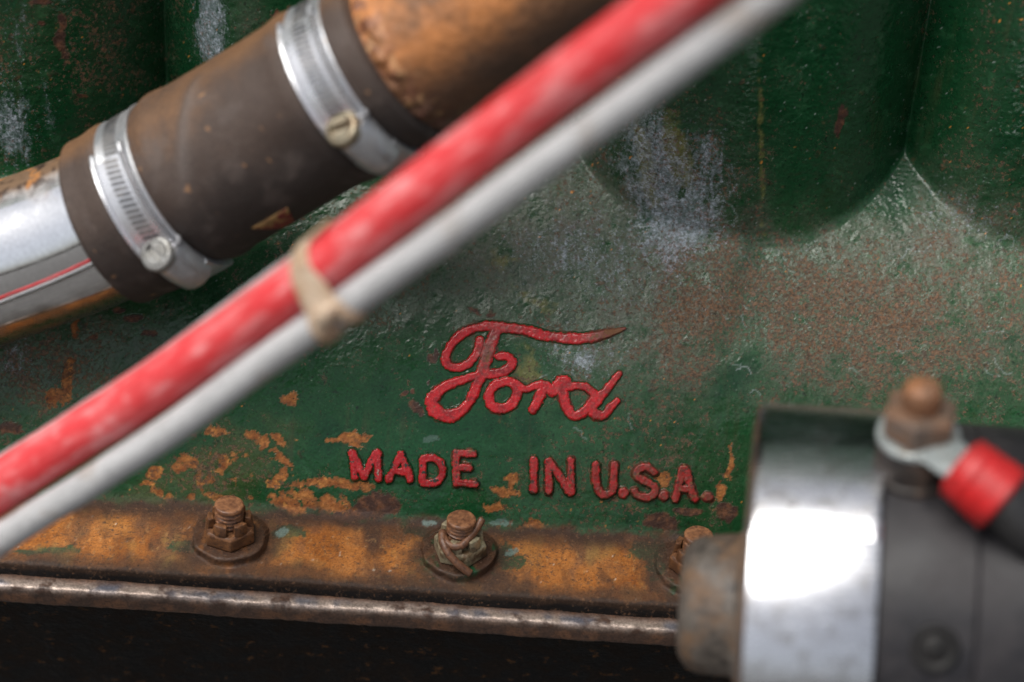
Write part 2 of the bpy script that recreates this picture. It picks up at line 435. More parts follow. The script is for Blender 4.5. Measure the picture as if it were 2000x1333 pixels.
SCR_UV = [(to_uv(Zf(p)), np.interp(np.linspace(0, 1, len(p)), [a for a, _ in w], [b for _, b in w]) / 3.7037 / 5) for p, w in SCRIPT]
TYP_UV = [(nm, [to_uv(Zt(s)) for s in st], dull) for nm, st, dull in TYPE]
def script_d(u, v):
    d = np.full(u.shape, 1e9)
    allp = np.array([p for pts, _ in SCR_UV for p in pts]); a = allp.min(0) - 5; b = allp.max(0) + 5
    sel = (u > a[0]) & (u < b[0]) & (v > a[1]) & (v < b[1])
    us, vs = u[sel], v[sel]; ds = np.full(us.shape, 1e9)
    for pts, w in SCR_UV: ds = np.minimum(ds, seg_dist(us, vs, pts) - w.mean())
    d[sel] = ds
    return d

# ---- wear: where paint, rust, bloom and some painted light and shade lie on the casting
def blob_field(px, py, blobs, wx=0, wy=0):
    f = np.full(px.shape, -9.0)
    for b in blobs:
        cx, cy, rx, ry = b[:4]; a = math.radians(b[4]) if len(b) > 4 else 0
        dx = px - cx + wx; dy = py - cy + wy
        X = dx * math.cos(a) + dy * math.sin(a); Y = -dx * math.sin(a) + dy * math.cos(a)
        f = np.maximum(f, 1 - np.sqrt((X / rx) ** 2 + (Y / ry) ** 2))
    return f
def gauss(px, py, cx, cy, rx, ry, a=0):
    a = math.radians(a); dx = px - cx; dy = py - cy
    X = dx * math.cos(a) + dy * math.sin(a); Y = -dx * math.sin(a) + dy * math.cos(a)
    return np.exp(-((X / rx) ** 2 + (Y / ry) ** 2))
def boxr(px, py, x0, x1, y0, y1, s=40):
    return sstep(x0 - s, x0 + s, px) * (1 - sstep(x1 - s, x1 + s, px)) * sstep(y0 - s, y0 + s, py) * (1 - sstep(y1 - s, y1 + s, py))

ORANGE = [(568, 780, 19, 15), (683, 857, 36, 13, -14), (650, 862, 18, 6, 10), (690, 870, 14, 12), (640, 944, 66, 12, 0), (690, 948, 44, 10), (600, 975, 40, 16, 20), (560, 985, 48, 16, 25), (640, 985, 52, 18, 8),
          (420, 845, 26, 12, 0), (492, 850, 15, 12), (512, 862, 13, 16), (538, 860, 16, 13), (548, 866, 16, 8, 30), (552, 900, 36, 9, 38), (548, 930, 18, 12, -50), (536, 945, 15, 9),
          (365, 900, 22, 14), (350, 915, 16, 10), (300, 925, 22, 9, -20), (410, 940, 14, 9), (330, 975, 18, 8), (372, 968, 13, 10, -40), (285, 945, 14, 8),
          (130, 745, 12, 52, 8), (105, 775, 24, 16, -30), (150, 640, 9, 26, 5), (70, 850, 20, 14),
          (985, 962, 34, 10, 8), (1003, 945, 9, 20, 10), (965, 990, 24, 8), (995, 935, 8, 9), (905, 905, 5, 8),
          (1290, 935, 20, 18, 30), (1385, 972, 13, 10), (1408, 960, 10, 22), (1040, 1030, 26, 16, -20), (1012, 1042, 18, 14),
          (1425, 905, 8, 30)]
BROWN = [(735, 985, 46, 32, -10), (765, 990, 20, 24, 20), (700, 1005, 60, 16, 0), (650, 1012, 60, 8, 2), (262, 622, 24, 9, -5), (230, 605, 14, 7), (290, 650, 16, 7, -15), (180, 655, 9, 6), (20, 835, 26, 14), (270, 1010, 90, 10, 2), (120, 1020, 70, 10, 3),
         (122, 45, 9, 22, 5), (118, 80, 14, 22, -10), (128, 106, 10, 14), (80, 4, 26, 7, 5), (160, 188, 12, 4), (84, 44, 8, 5), (540, 35, 10, 18), (1090, 1045, 60, 12, 3), (1240, 1055, 40, 14, 5), (1290, 1020, 40, 18, 10), (1420, 1000, 24, 20), (1340, 1000, 30, 10),
         (848, 690, 6, 10), (842, 700, 9, 8), (815, 798, 12, 22, -40), (790, 770, 10, 6), (838, 745, 4, 6), (805, 768, 5, 6), (925, 607, 22, 5, 25), (960, 615, 12, 6), (1640, 240, 8, 32, 4), (1648, 215, 9, 14)]
GREEN_LEFT = [(105, 1076, 55, 9, -4), (60, 1078, 30, 7), (380, 1062, 40, 10, -8), (350, 1075, 22, 9, 5), (1285, 1098, 24, 44, 10), (1262, 1075, 34, 24, 0), (838, 1062, 12, 34, 5), (985, 1078, 18, 24, 10), (560, 1040, 40, 16, 5), (1000, 1098, 26, 12), (905, 1120, 44, 9, -8), (820, 1040, 30, 12)]
FLAKE = [(548, 1042, 15, 9, -10), (998, 1076, 15, 9, -10), (838, 1020, 16, 8), (978, 1020, 20, 8), (840, 860, 18, 6, -5)]

def squiggles(u, v, px, py):
    rnd = random.Random(3); m = np.zeros(u.shape)
    spots = []
    for _ in range(30):
        r = rnd.random()
        if r < 0.5: x, y = rnd.gauss(1180, 150), rnd.gauss(530, 85)
        elif r < 0.8: x, y = rnd.uniform(1400, 2000), rnd.uniform(480, 800)
        else: x, y = rnd.gauss(1330, 40), rnd.gauss(430, 60)
        spots.append((x, y, rnd.uniform(14, 60)))
    spots += [(1760, 505, 80), (1950, 470, 50), (1465, 768, 30), (1660, 720, 40), (1120, 690, 60), (1150, 600, 60), (1340, 460, 60), (1380, 560, 60), (1120, 835, 40)]
    for (x, y, L) in spots:
        a = rnd.gauss(0.45, 0.5); pts = [(x, y)]
        for k in range(max(4, int(L / 4))):
            a += rnd.gauss(0, 0.6) + 0.12 * (0.4 - a); pts.append((pts[-1][0] + 4 * math.cos(a), pts[-1][1] + 4 * math.sin(a)))
        p = np.array(to_uv(pts)); 
        sel = (u > p[:, 0].min() - 1.5) & (u < p[:, 0].max() + 1.5) & (v > p[:, 1].min() - 1.5) & (v < p[:, 1].max() + 1.5)
        if not sel.any(): continue
        d = seg_dist(u[sel], v[sel], [tuple(q) for q in p])
        m[sel] = np.maximum(m[sel], (1 - sstep(0.05, 0.42, d)) * rnd.uniform(0.2, 0.75))
    return m

def wear(u, v, n):
    px, py = px_of(u, v, n)
    N = lambda f, o=4, s=0, g=0.5: fbm(u, v, f, o, s, g)
    w1, w2 = N(0.12, 4, 101) * 14, N(0.12, 4, 131) * 14
    big = N(0.018, 4, 3); mid = N(0.09, 4, 11); fine = N(0.55, 4, 19, 0.6); grain = N(1.3, 2, 29)
    up = sstep(-20, 40, v)                                   # upper shoulder
    ledge = sstep(-71.5, -75.5, v + 4.0 * mid + 2.0 * N(0.3, 3, 77))
    col = np.zeros(u.shape + (3,)) + np.array([0.0095, 0.056, 0.018])
    col = mixc(col, (0.022, 0.080, 0.032), sstep(-0.2, 0.6, big + 0.4 * mid))
    col = mixc(col, (0.004, 0.036, 0.014), sstep(0.1, 0.7, N(0.05, 4, 61)) * 0.7)
    col = mixc(col, (0.0035, 0.034, 0.0125), sstep(50, 72, v) * 0.65)        # jackets' shade painted in as a darker green
    rgh = np.full(u.shape, 0.20) + 0.08 * mid
    # dusty film on the shoulder, with its pale sky haze painted in
    dust_haze = np.clip(0.95 * gauss(px, py, 1020, 460, 360, 150, -8) + 0.85 * gauss(px, py, 1700, 610, 360, 190) + 0.45 * gauss(px, py, 1850, 450, 160, 90) + 0.5 * gauss(px, py, 1180, 690, 130, 80)
                   + 0.55 * gauss(px, py, 100, 700, 240, 130) + 0.5 * gauss(px, py, 1330, 620, 150, 160) + 0.2 * gauss(px, py, 250, 60, 70, 160) + 0.3 * gauss(px, py, 480, 60, 40, 120), 0, 1)
    clean = np.clip(gauss(px, py, 1440, 740, 55, 120, 12) + gauss(px, py, 620, 800, 170, 100) + gauss(px, py, 1000, 850, 300, 60) + 1.0 * boxr(px, py, 1500, 1790, -100, 430, 25), 0, 1)
    dust_haze = dust_haze * (1 - 0.8 * clean)
    dm = np.clip(dust_haze * (0.75 + 0.7 * mid + 0.55 * fine), 0, 1)
    col = mixc(col, (0.118, 0.118, 0.094), dm * 0.88)
    col = mixc(col, (0.125, 0.098, 0.066), np.clip(0.8 * gauss(px, py, 1750, 620, 300, 150) + 0.6 * gauss(px, py, 1350, 640, 90, 150) + 0.5 * gauss(px, py, 1250, 900, 200, 70), 0, 1) * (1 - clean) * np.clip(0.5 + 0.7 * fine + 0.3 * mid, 0, 1) * 0.65)
    rgh = rgh + 0.25 * dm
    # grey-blue bloom, plus a painted highlight streak on the left jacket
    ox_glint = (0.42 * gauss(px, py, 1140, 510, 190, 85, 14) + 1.25 * gauss(px, py, 1285, 345, 48, 130, -10) + 1.2 * gauss(px, py, 1330, 440, 60, 40) + 0.55 * gauss(px, py, 1130, 700, 80, 50, 15)
          + 1.3 * gauss(px, py, 412, 50, 30, 110, -6) + 1.0 * gauss(px, py, 25, 250, 40, 75, -14) + 0.5 * gauss(px, py, 100, 230, 12, 90, -12) + 0.75 * gauss(px, py, 1375, 340, 60, 110, -8) + 0.5 * gauss(px, py, 1240, 300, 60, 60) + 0.55 * gauss(px, py, 20, 700, 50, 50)
          + 0.35 * gauss(px, py, 40, 60, 30, 120) + 0.3 * gauss(px, py, 1890, 420, 130, 60, 20) + 0.25 * gauss(px, py, 1550, 490, 60, 25))
    streak = fbm(u, v * 0.3, 0.35, 4, 231, 0.6); ox_glint = np.clip(ox_glint * (1.0 + 0.7 * streak) + 0.12 * streak * (ox_glint > 0.08), 0, 1.6)
    om = sstep(0.35, 1.0, ox_glint * (1.0 + 0.5 * mid) + 0.45 * fine + 0.22 * grain) * np.clip(ox_glint * 1.6, 0, 1)
    col = mixc(col, (0.27, 0.31, 0.36), np.clip(om, 0, 1) * (0.18 + 0.25 * sstep(-0.3, 0.5, fine)))
    rgh = rgh + 0.15 * om
    # olive bloom
    ol = 1.0 * gauss(px, py, 1322, 300, 26, 70, -14) + 0.8 * gauss(px, py, 1262, 330, 16, 100, -10) + 0.5 * gauss(px, py, 1050, 590, 55, 18, 20) + 0.45 * gauss(px, py, 1030, 700, 22, 40, -20) + 0.4 * gauss(px, py, 980, 510, 40, 30) + 0.5 * gauss(px, py, 1040, 735, 45, 14, 15) + 0.4 * gauss(px, py, 1487, 280, 8, 220, -1)
    lm = sstep(0.25, 0.7, 1.35 * ol * (1 + 0.5 * mid) + 0.4 * N(0.3, 4, 207))
    col = mixc(col, (0.15, 0.14, 0.042), lm * 0.7)
    # rust speckle
    sd = np.clip(0.17 + 0.30 * gauss(px, py, 1560, 590, 230, 100, 6) + 0.35 * gauss(px, py, 1360, 620, 100, 150) + 0.34 * gauss(px, py, 1780, 640, 320, 180) + 0.28 * gauss(px, py, 1250, 880, 180, 90) + 0.3 * gauss(px, py, 450, 900, 140, 80)
                 + 0.2 * gauss(px, py, 850, 480, 160, 90) + 0.3 * gauss(px, py, 150, 720, 200, 90) + 0.22 * gauss(px, py, 200, 80, 110, 130) + 0.3 * gauss(px, py, 1330, 330, 90, 110) + 0.2 * gauss(px, py, 620, 620, 100, 60), 0, 0.8)
    sd = sd * (1 - 0.75 * clean)
    sp = sstep(0.0, 0.22, N(0.85, 3, 301, 0.6) * 0.8 + 0.35 * mid - (0.78 - 1.15 * sd))
    spc = np.array([0.11, 0.050, 0.026]) + sstep(-0.3, 0.5, N(0.2, 3, 311))[..., None] * np.array([0.09, 0.045, 0.020])
    col = col + (spc - col) * (sp * 0.3)[..., None]; rgh = rgh + 0.3 * sp
    # dark pits
    pit = sstep(0.62, 0.8, N(0.35, 3, 341)); col = mixc(col, (0.006, 0.010, 0.007), pit * 0.8)
    # bright orange crumbs
    dots = sstep(0.88, 0.98, N(0.42, 2, 351) + 0.16 * big - 0.1 * clean); col = mixc(col, (0.62, 0.24, 0.045), dots * 0.9)
    # light flecks
    fl = sstep(0.78, 0.95, N(0.6, 2, 371)) * np.clip(0.25 + up, 0, 1); col = mixc(col, (0.32, 0.36, 0.34), fl * 0.6)
    # white hair lines
    sq = squiggles(u, v, px, py) * sstep(-0.55, 0.1, fine + 0.3)
    col = mixc(col, (0.33, 0.38, 0.38), sq * 0.65)
    scar = sstep(0.46, 0.58, N(0.17, 5, 391, 0.6) + 0.15 * fine) * (1 - 0.5 * clean)
    scc = np.array([0.022, 0.018, 0.012]) + sstep(-0.1, 0.5, N(0.5, 3, 393))[..., None] * np.array([0.10, 0.042, 0.016])
    col = col + (scc - col) * (scar * 0.7)[..., None]; rgh = rgh + 0.15 * scar
    run = sstep(0.3, 0.75, fbm(u, v * 0.09, 0.16, 4, 395, 0.6)) * sstep(-0.4, 0.3, N(0.03, 3, 397)); col = mixc(col, (0.060, 0.050, 0.026), run * 0.35)
    lite = sstep(0.25, 0.7, N(0.11, 5, 399, 0.6)); col = mixc(col, (0.030, 0.105, 0.045), lite * 0.45 * (1 - ledge))
    # rust round the script
    ds = script_d(u, v)
    halo = (1 - sstep(0.1, 1.6, ds)) * sstep(-0.15, 0.35, mid + 0.5 * N(0.3, 3, 411))
    col = mixc(col, (0.10, 0.042, 0.022), halo * 0.85)
    h2 = (1 - sstep(-0.3, 0.55, ds + 0.25 * fine)); col = mixc(col, (0.007, 0.03, 0.016), h2 * 0.2)
    # rust patches
    bf = blob_field(px, py, BROWN, w1 * 0.6, w2 * 0.6) + 0.25 * fine
    bm_ = sstep(0.0, 0.22, bf)
    bc = np.array([0.052, 0.025, 0.018]) + (sstep(-0.2, 0.6, N(0.3, 4, 421)))[..., None] * np.array([0.09, 0.035, 0.012])
    col = col + (bc - col) * bm_[..., None]; rgh = np.where(bm_ > 0.5, 0.55, rgh)
    of = blob_field(px, py, ORANGE, w1 * 0.7, w2 * 0.7) + 0.42 * fine + 0.18 * mid + 0.22 * N(0.3, 3, 433) - 0.06
    om2 = sstep(0.0, 0.10, of) * (1 - ledge)
    # scattered scabs on the left of the lettering
    sc = np.clip(1.0 * gauss(px, py, 440, 905, 150, 75, -25) + 0.8 * gauss(px, py, 340, 975, 140, 40) + 0.45 * gauss(px, py, 90, 760, 110, 90) + 0.4 * gauss(px, py, 980, 960, 90, 50) + 0.35 * gauss(px, py, 1350, 1010, 120, 50), 0, 1)
    scab = sstep(0.0, 0.12, N(0.14, 4, 431) * 0.9 + 0.25 * fine - (0.95 - 0.75 * sc)) * (1 - ledge)
    film = sstep(0.1, 0.8, sc * (0.7 + 0.6 * mid)) * (1 - ledge); col = mixc(col, (0.10, 0.085, 0.03), film * 0.4)
    orust = np.array([0.29, 0.105, 0.027]) + (N(0.25, 4, 441))[..., None] * np.array([0.16, 0.08, 0.022]) + (0.5 * fine)[..., None] * np.array([0.10, 0.05, 0.02])
    orust = np.clip(orust, (0.10, 0.035, 0.012), (0.62, 0.30, 0.09))
    ring = sstep(0.0, 0.16, of) * (1 - sstep(0.16, 0.36, of))
    om3 = np.maximum(om2, scab * 0.9)
    orust = mixc(orust, (0.13, 0.055, 0.022), np.maximum(ring * 0.55, sstep(0.2, 0.5, N(0.35, 3, 435)) * 0.6))
    orust = mixc(orust, (0.60, 0.28, 0.065), sstep(0.35, 0.7, N(0.45, 3, 437) + 0.3 * mid) * 0.6)
    col = col + (orust - col) * om3[..., None]; rgh = np.where(om3 > 0.5, 0.62, rgh)
    # flange: bare rust with grime and leftovers of paint
    lr = np.array([0.33, 0.118, 0.024]) + (N(0.05, 5, 451))[..., None] * np.array([0.16, 0.075, 0.024]) + (0.6 * fine + 0.3 * grain)[..., None] * np.array([0.12, 0.06, 0.020])
    lr = np.clip(lr, (0.05, 0.022, 0.01), (0.50, 0.26, 0.10))
    dk = sstep(-0.05, 0.4, N(0.035, 5, 461)); lr = mixc(lr, (0.088, 0.046, 0.027), dk * 0.8); lr = mixc(lr, (0.035, 0.020, 0.015), sstep(0.2, 0.6, N(0.05, 5, 462)) * 0.7); lr = mixc(lr, (0.30, 0.13, 0.032), sstep(0.15, 0.5, N(0.04, 4, 468)) * 0.6)
    lr = mixc(lr, (0.032, 0.018, 0.012), sstep(0.35, 0.6, N(0.22, 5, 463, 0.62)) * 0.6)
    lr = mixc(lr, (0.36, 0.20, 0.08), sstep(0.35, 0.7, N(0.5, 3, 465)) * 0.5)
    pur = sstep(0.25, 0.6, N(0.09, 4, 467)) ; lr = mixc(lr, (0.12, 0.065, 0.045), pur * 0.35)
    gl = blob_field(px, py, GREEN_LEFT, w1 * 0.8, w2 * 0.8) + 0.45 * fine + 0.25 * mid
    gm = sstep(0.0, 0.2, gl); lr = mixc(lr, (0.012, 0.055, 0.026), gm * 0.9)
    yel = sstep(0.25, 0.7, N(0.07, 4, 471) + 0.5 * gauss(px, py, 530, 1075, 60, 30) + 0.4 * gauss(px, py, 330, 1050, 80, 30)); lr = mixc(lr, (0.30, 0.19, 0.055), yel * 0.45)
    wh = sstep(0.85, 0.95, N(0.5, 2, 475)); lr = mixc(lr, (0.55, 0.5, 0.42), wh * 0.7)
    greas = np.zeros(u.shape)
    for (bu, bY) in BOSS:
        Yv = S35 * v - C35 * n
        greas = np.maximum(greas, 1 - sstep(R_BOSS + 1.0, R_BOSS + 12.0, np.hypot(u - bu, (Yv - bY) * 0.8) + 5.0 * mid + 3.0 * fine))
    greas = np.maximum(greas, sstep(-89.5, -94.5, v + 4.5 * N(0.03, 4, 478) + 1.5 * mid) * 0.9)
    greas = np.maximum(greas, sstep(-80.0, -75.5, v + 5.0 * N(0.035, 4, 479) + 1.5 * mid) * 0.75)
    lr = mixc(lr, np.array([0.042, 0.024, 0.016]), greas * 0.85)
    col = col + (lr - col) * ledge[..., None]; rgh = rgh + (0.72 - 0.15 * greas - rgh) * ledge
    rgh = rgh - 0.15 * gm * ledge
    # dark line of old grease where wall and flange meet, and along the front edge
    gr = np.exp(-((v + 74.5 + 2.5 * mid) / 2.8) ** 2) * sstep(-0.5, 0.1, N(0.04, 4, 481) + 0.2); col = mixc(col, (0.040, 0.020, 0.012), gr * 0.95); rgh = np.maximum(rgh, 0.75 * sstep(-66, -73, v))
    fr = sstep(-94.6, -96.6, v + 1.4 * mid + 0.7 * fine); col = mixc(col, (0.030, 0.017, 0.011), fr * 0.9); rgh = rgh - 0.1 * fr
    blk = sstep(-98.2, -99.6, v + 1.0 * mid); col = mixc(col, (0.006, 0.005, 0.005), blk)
    # pads under the nuts
    for i, (bu, bY) in enumerate(BOSS):
        Y = S35 * v - C35 * n
        rr = np.hypot(u - bu, np.minimum(Y - bY, 0.0) + np.maximum(Y - bY, 0) * 0.8)
        pm = (1 - sstep(R_BOSS - 4.0, R_BOSS + 3.5, rr + 5.0 * mid + 2.5 * fine)) * (v < -60)
        pc = np.array([0.055, 0.028, 0.018]) + sstep(0.0, 0.6, N(0.2, 4, 491 + i))[..., None] * (np.array([0.16, 0.06, 0.012]) if i == 0 else np.array([0.05, 0.022, 0.008]))
        gg = sstep(0.1 if i else 0.35, 0.3 if i else 0.6, N(0.13, 4, 511 + i)); pc = mixc(pc, (0.008, 0.055, 0.022), gg)
        col = col + (pc - col) * pm[..., None]; rgh = rgh + (0.34 - rgh) * pm
    ff = sstep(0.0, 0.15, blob_field(px, py, FLAKE, w1 * 0.5, w2 * 0.5) + 0.3 * fine)
    col = mixc(col, (0.13, 0.19, 0.17), ff * 0.8); rgh = rgh - 0.2 * ff
    wet = np.clip(gauss(px, py, 840, 890, 130, 45) + 0.7 * gauss(px, py, 880, 760, 80, 90) + 0.6 * gauss(px, py, 760, 1010, 130, 40) + gauss(px, py, 900, 1030, 90, 50), 0, 1)
    col = mixc(col, (0.005, 0.062, 0.020), wet * (1 - np.maximum(om3, np.maximum(bm_, sp))) * (1 - ledge) * 0.6)
    rgh = rgh - 0.14 * wet * (1 - om3)
    cover = np.clip(om3 + bm_ + ledge, 0, 1)
    spk = np.clip(sd * 1.25 + 0.35 * mid + 0.25 * big + 0.2 * fine, 0, 0.72) * (1 - 0.6 * ledge) + 0.25 * ledge
    flk = np.clip(0.9 * ox_glint * (1 + 0.6 * mid) + 0.25 * dust_haze + 0.12 * up + 0.2 * big, 0, 1.1) * (1 - cover) * (1 - 0.8 * clean)
    return np.clip(col, 0.003, 0.9), np.clip(rgh, 0.14, 0.9), om3, bm_, spk, flk

block = empty('engine_block', W3(0, -100, 0), 'green painted cast iron engine block with red raised lettering and rusty lower flange', 'engine block')
STEP = 0.52
ug = np.arange(-282, 284, STEP); vg = np.arange(-104.5, 152, STEP)
U, V = np.meshgrid(ug, vg)
Nb, ID = block_n(U, V, True)
Nn = Nb + block_relief(U, V)
COL, RGH, OM, BM, SPK, FLK = wear(U, V, Nb)
Nn = Nn - 0.22 * OM - 0.15 * BM + 0.10 * fbm(U, V, 0.6, 3, 901) * OM       # paint has lifted off where it rusts
XYZ = W3(U, V, Nn)
gu = np.gradient(XYZ, axis=1); gv = np.gradient(XYZ, axis=0)
NRM = np.cross(gu, gv); NRM /= np.linalg.norm(NRM, axis=-1)[..., None]
FACES = grid_faces(len(vg), len(ug))
fid = ID.ravel()[FACES[:, 0]]
fu = U.ravel()[FACES[:, 0]]
def block_part(name, sel, label=None):
    f = FACES[sel]
    used, inv = np.unique(f.ravel(), return_inverse=True)
    me = mesh_np(name, XYZ.reshape(-1, 3)[used], inv.reshape(-1, 4), COL.reshape(-1, 3)[used], {'Rgh': RGH.ravel()[used], 'Spk': SPK.ravel()[used], 'Flk': FLK.ravel()[used]}, True, NRM.reshape(-1, 3)[used])
    o = link(name, me, M_block, block)
    if label: o['label'] = label
    return o
block_part('crankcase_shoulder', fid == 0, 'sloping green shoulder that carries the red lettering')
for i in range(4): block_part('cylinder_jacket', fid == 1 + i)
block_part('bottom_flange', fid == 6, 'rust orange flange along the bottom of the block')
for (bu, bY) in BOSS: block_part('stud_boss', (fid == 7) & (np.abs(fu - bu) < 25))

# the rest of the casting behind the face
def box_mesh(name, x0, x1, y0, y1, z0, z1):
    v = [(x, y, z) for z in (z0, z1) for y in (y0, y1) for x in (x0, x1)]
    f = [[0, 2, 3, 1], [4, 5, 7, 6], [0, 1, 5, 4], [2, 6, 7, 3], [0, 4, 6, 2], [1, 3, 7, 5]]
    return mesh_np(name, np.array(v, float), f, smooth=False)
M_core = worn('green_casting_plain', (0.0085, 0.058, 0.024), (0.016, 0.08, 0.04), (0.17, 0.062, 0.026), scale=60, rough=(0.4, 0.55))
link('block_core', box_mesh('block_core', -420, 420, 95, 330, BASE_Z - 66, BASE_Z + 184), M_core, block)

link('cylinder_head', box_mesh('cylinder_head', -420, 420, 44, 330, BASE_Z + 185, BASE_Z + 460), M_core, block)
# ---- raised lettering
def letter_mesh(name, strokes, w, H, dome, dull, pad=1.2, red=(0.38, 0.008, 0.012)):
    allp = np.array([p for s, _ in strokes for p in s])
    u0, v0 = allp.min(0) - w * 1.8 - pad; u1, v1 = allp.max(0) + w * 1.8 + pad
    h = 0.26
    uu, vv = np.meshgrid(np.arange(u0, u1, h), np.arange(v0, v1, h))
    d = np.full(uu.shape, 1e9)
    for s, ws in strokes: d = np.minimum(d, seg_ratio(uu, vv, s, np.full(len(s), 1.0) * ws))
    d = d * w                                                # scaled so the stroke edge is at w
    rough_edge = (0.42 * fbm(uu, vv, 0.16, 3, 601) + 0.26 * fbm(uu, vv, 0.6, 3, 603)) * w / 1.5
    dd = d + rough_edge
    if dome: ht = H * (1 - sstep(w * 0.72, w * 1.6, dd))
    else: ht = H * (1 - sstep(w - 0.55, w + 0.75, dd))
    ht = ht + (0.08 * fbm(uu, vv, 0.35, 3, 611) + 0.03 * fbm(uu, vv, 1.1, 2, 613)) * sstep(0, 0.3, ht)
    n = block_n(uu, vv) + block_relief(uu, vv) + ht - 0.07
    px, py = px_of(uu, vv, 0)
    fine = fbm(uu, vv, 0.6, 4, 621, 0.6); mid = fbm(uu, vv, 0.16, 4, 631)
    dl = dull(px, py) if callable(dull) else np.full(uu.shape, dull)
    side = np.zeros(uu.shape + (3,)) + np.array([0.011, 0.052, 0.020])
    side = mixc(side, (0.09, 0.035, 0.02), sstep(0.0, 0.4, mid + dl * 0.8 - 0.1))
    side = mixc(side, (0.010, 0.008, 0.007), sstep(0.1, 0.5, fbm(uu, vv, 0.25, 3, 637)) * 0.4)
    c = np.zeros(uu.shape + (3,)) + np.array(red)
    c = mixc(c, (0.27, 0.007, 0.010), sstep(-0.1, 0.5, fbm(uu, vv, 0.22, 3, 641)))
    c = mixc(c, (0.48, 0.06, 0.055), sstep(0.2, 0.7, fbm(uu, vv, 0.5, 3, 651)) * 0.45)
    c = mixc(c, (0.135, 0.045, 0.03), np.clip(dl * 1.35 + 0.6 * fine * (dl > 0.02), 0, 0.9))
    paint = 1 - sstep(-0.12, 0.12, (dd - w * (1.12 if dome else 0.92)) + 0.4 * fine + 0.15 * mid)
    wearm = sstep(0.0, 0.15, fbm(uu, vv, 0.4, 4, 661, 0.6) + 0.6 * dl - (0.52 if not dome else 0.56))
    col = side + (c - side) * paint[..., None]
    col = mixc(col, (0.16, 0.075, 0.032), wearm * 0.85)
    chip = sstep(0.30, 0.42, fbm(uu, vv, 0.4, 4, 671, 0.6)) * (1 - dl) * (0.25 if dome else 1); col = mixc(col, (0.02, 0.03, 0.022), chip)
    if not dome and dull < 0.05:
        ch = sstep(0.35, 0.5, fbm(uu * 1.0, vv * 0.5, 0.4, 3, 683) - 0.15 * np.abs(uu - 0 - uv_of(738, 920)[0])); col = mixc(col, (0.36, 0.33, 0.28), ch * 0.8)
    tip = sstep(0.2, 0.8, fbm(uu, vv, 1.2, 2, 691)) * 0.35; col = mixc(col, (0.5, 0.16, 0.15), tip * paint * (1 - dl))
    rgh = 0.24 + 0.35 * np.clip(dl, 0, 1) + 0.25 * wearm
    rgh = rgh - (0.22 * (1 - paint) * (1 - np.clip(dl * 2, 0, 1)) * (0 if dome else 1))
    keep = (ht > 0.015)
    F = grid_faces(*uu.shape)
    k = keep.ravel()[F].any(1); f = F[k]
    used, inv = np.unique(f.ravel(), return_inverse=True)
    me = mesh_np(name, W3(uu, vv, n).reshape(-1, 3)[used], inv.reshape(-1, 4), np.clip(col, 0.003, 0.9).reshape(-1, 3)[used], {'Rgh': rgh.ravel()[used]})
    return me
def script_dull(px, py):
    tail = sstep(1130, 1200, px) * (1 - sstep(655, 690, py))
    stem = gauss(px, py, 950, 690, 14, 34, 15) * 0.75
    return np.clip(tail * 1.1 + stem + 0.25 * gauss(px, py, 985, 640, 40, 8) + 0.14 * sstep(1000, 1200, px), 0, 1)
me = letter_mesh('script_lettering', SCR_UV, 1.7, 1.25, True, script_dull, red=(0.48, 0.010, 0.015))
o = link('script_lettering', me, M_letter, block); o['label'] = 'red painted raised script word'
for nm, st, dull in TYP_UV:
    if nm == 'dot': me = letter_mesh('full_stop', [(s, 1.8) for s in st], 1.8, 1.5, True, dull)
    else: me = letter_mesh('letter', [(s, 1.6) for s in st], 1.6, 2.0, False, dull)
    link('full_stop' if nm == 'dot' else 'letter', me, M_letter, block)

# ------------------------------------------------------------------ oil pan under the flange
pan = empty('oil_pan', W3(0, -118, 0), 'dark oily oil pan with rusty rail bolted beneath the engine block', 'oil pan')
z_gt = Z_LEDGE - 5.2           # underside of the flange
xs = np.arange(-300, 300.1, 0.8)
prof = [(8, -0.4), (-2.0, -0.2), (-4.6, -0.25), (-5.9, -0.6), (-6.5, -1.4), (-6.6, -2.6), (-6.5, -5.5), (-6.4, -7.6), (-6.0, -8.6), (-4.8, -9.2), (0, -9.3), (10, -9.3)]
pp = np.array(prof)
# resample the profile
L = np.concatenate([[0], np.cumsum(np.hypot(*np.diff(pp, axis=0).T))]); ss = np.linspace(0, L[-1], 70)
pr = np.stack([np.interp(ss, L, pp[:, 0]), np.interp(ss, L, pp[:, 1])], -1)
X, Sg = np.meshgrid(xs, ss, indexing='ij')
py_ = pr[:, 0][None, :] + 0.5 * fbm(X, Sg * 0 + 7, 0.015, 3, 801) + 0.34 * fbm(X, Sg, 0.2, 4, 805) 
pz_ = pr[:, 1][None, :] + 0.5 * fbm(X, Sg * 0 + 2, 0.012, 3, 811) + 0.30 * fbm(X, Sg, 0.2, 4, 815)
z_rail = z_gt - 1.6
rv = np.stack([X, Y_FRONT + py_, BASE_Z + z_rail + pz_ - 0.004 * (X - 60)], -1)
nz1 = fbm(X, Sg, 0.12, 5, 821); nz2 = fbm(X, Sg, 0.6, 4, 825, 0.6)
top = sstep(17.0, 13.5, Sg + 1.2 * nz1); face = sstep(13, 17, Sg)
rc = np.zeros(X.shape + (3,)) + np.array([0.062, 0.033, 0.022])
rc = mixc(rc, (0.12, 0.055, 0.028), sstep(-0.1, 0.5, nz1)); rc = mixc(rc, (0.025, 0.015, 0.012), sstep(0.1, 0.6, nz2) * 0.8)
wornm = np.exp(-((Sg - 12.6) / 2.6) ** 2) * sstep(-0.35, 0.2, nz1 + 0.4 * nz2 + 0.15)
rc = mixc(rc, (0.42, 0.34, 0.29), wornm * 0.9)
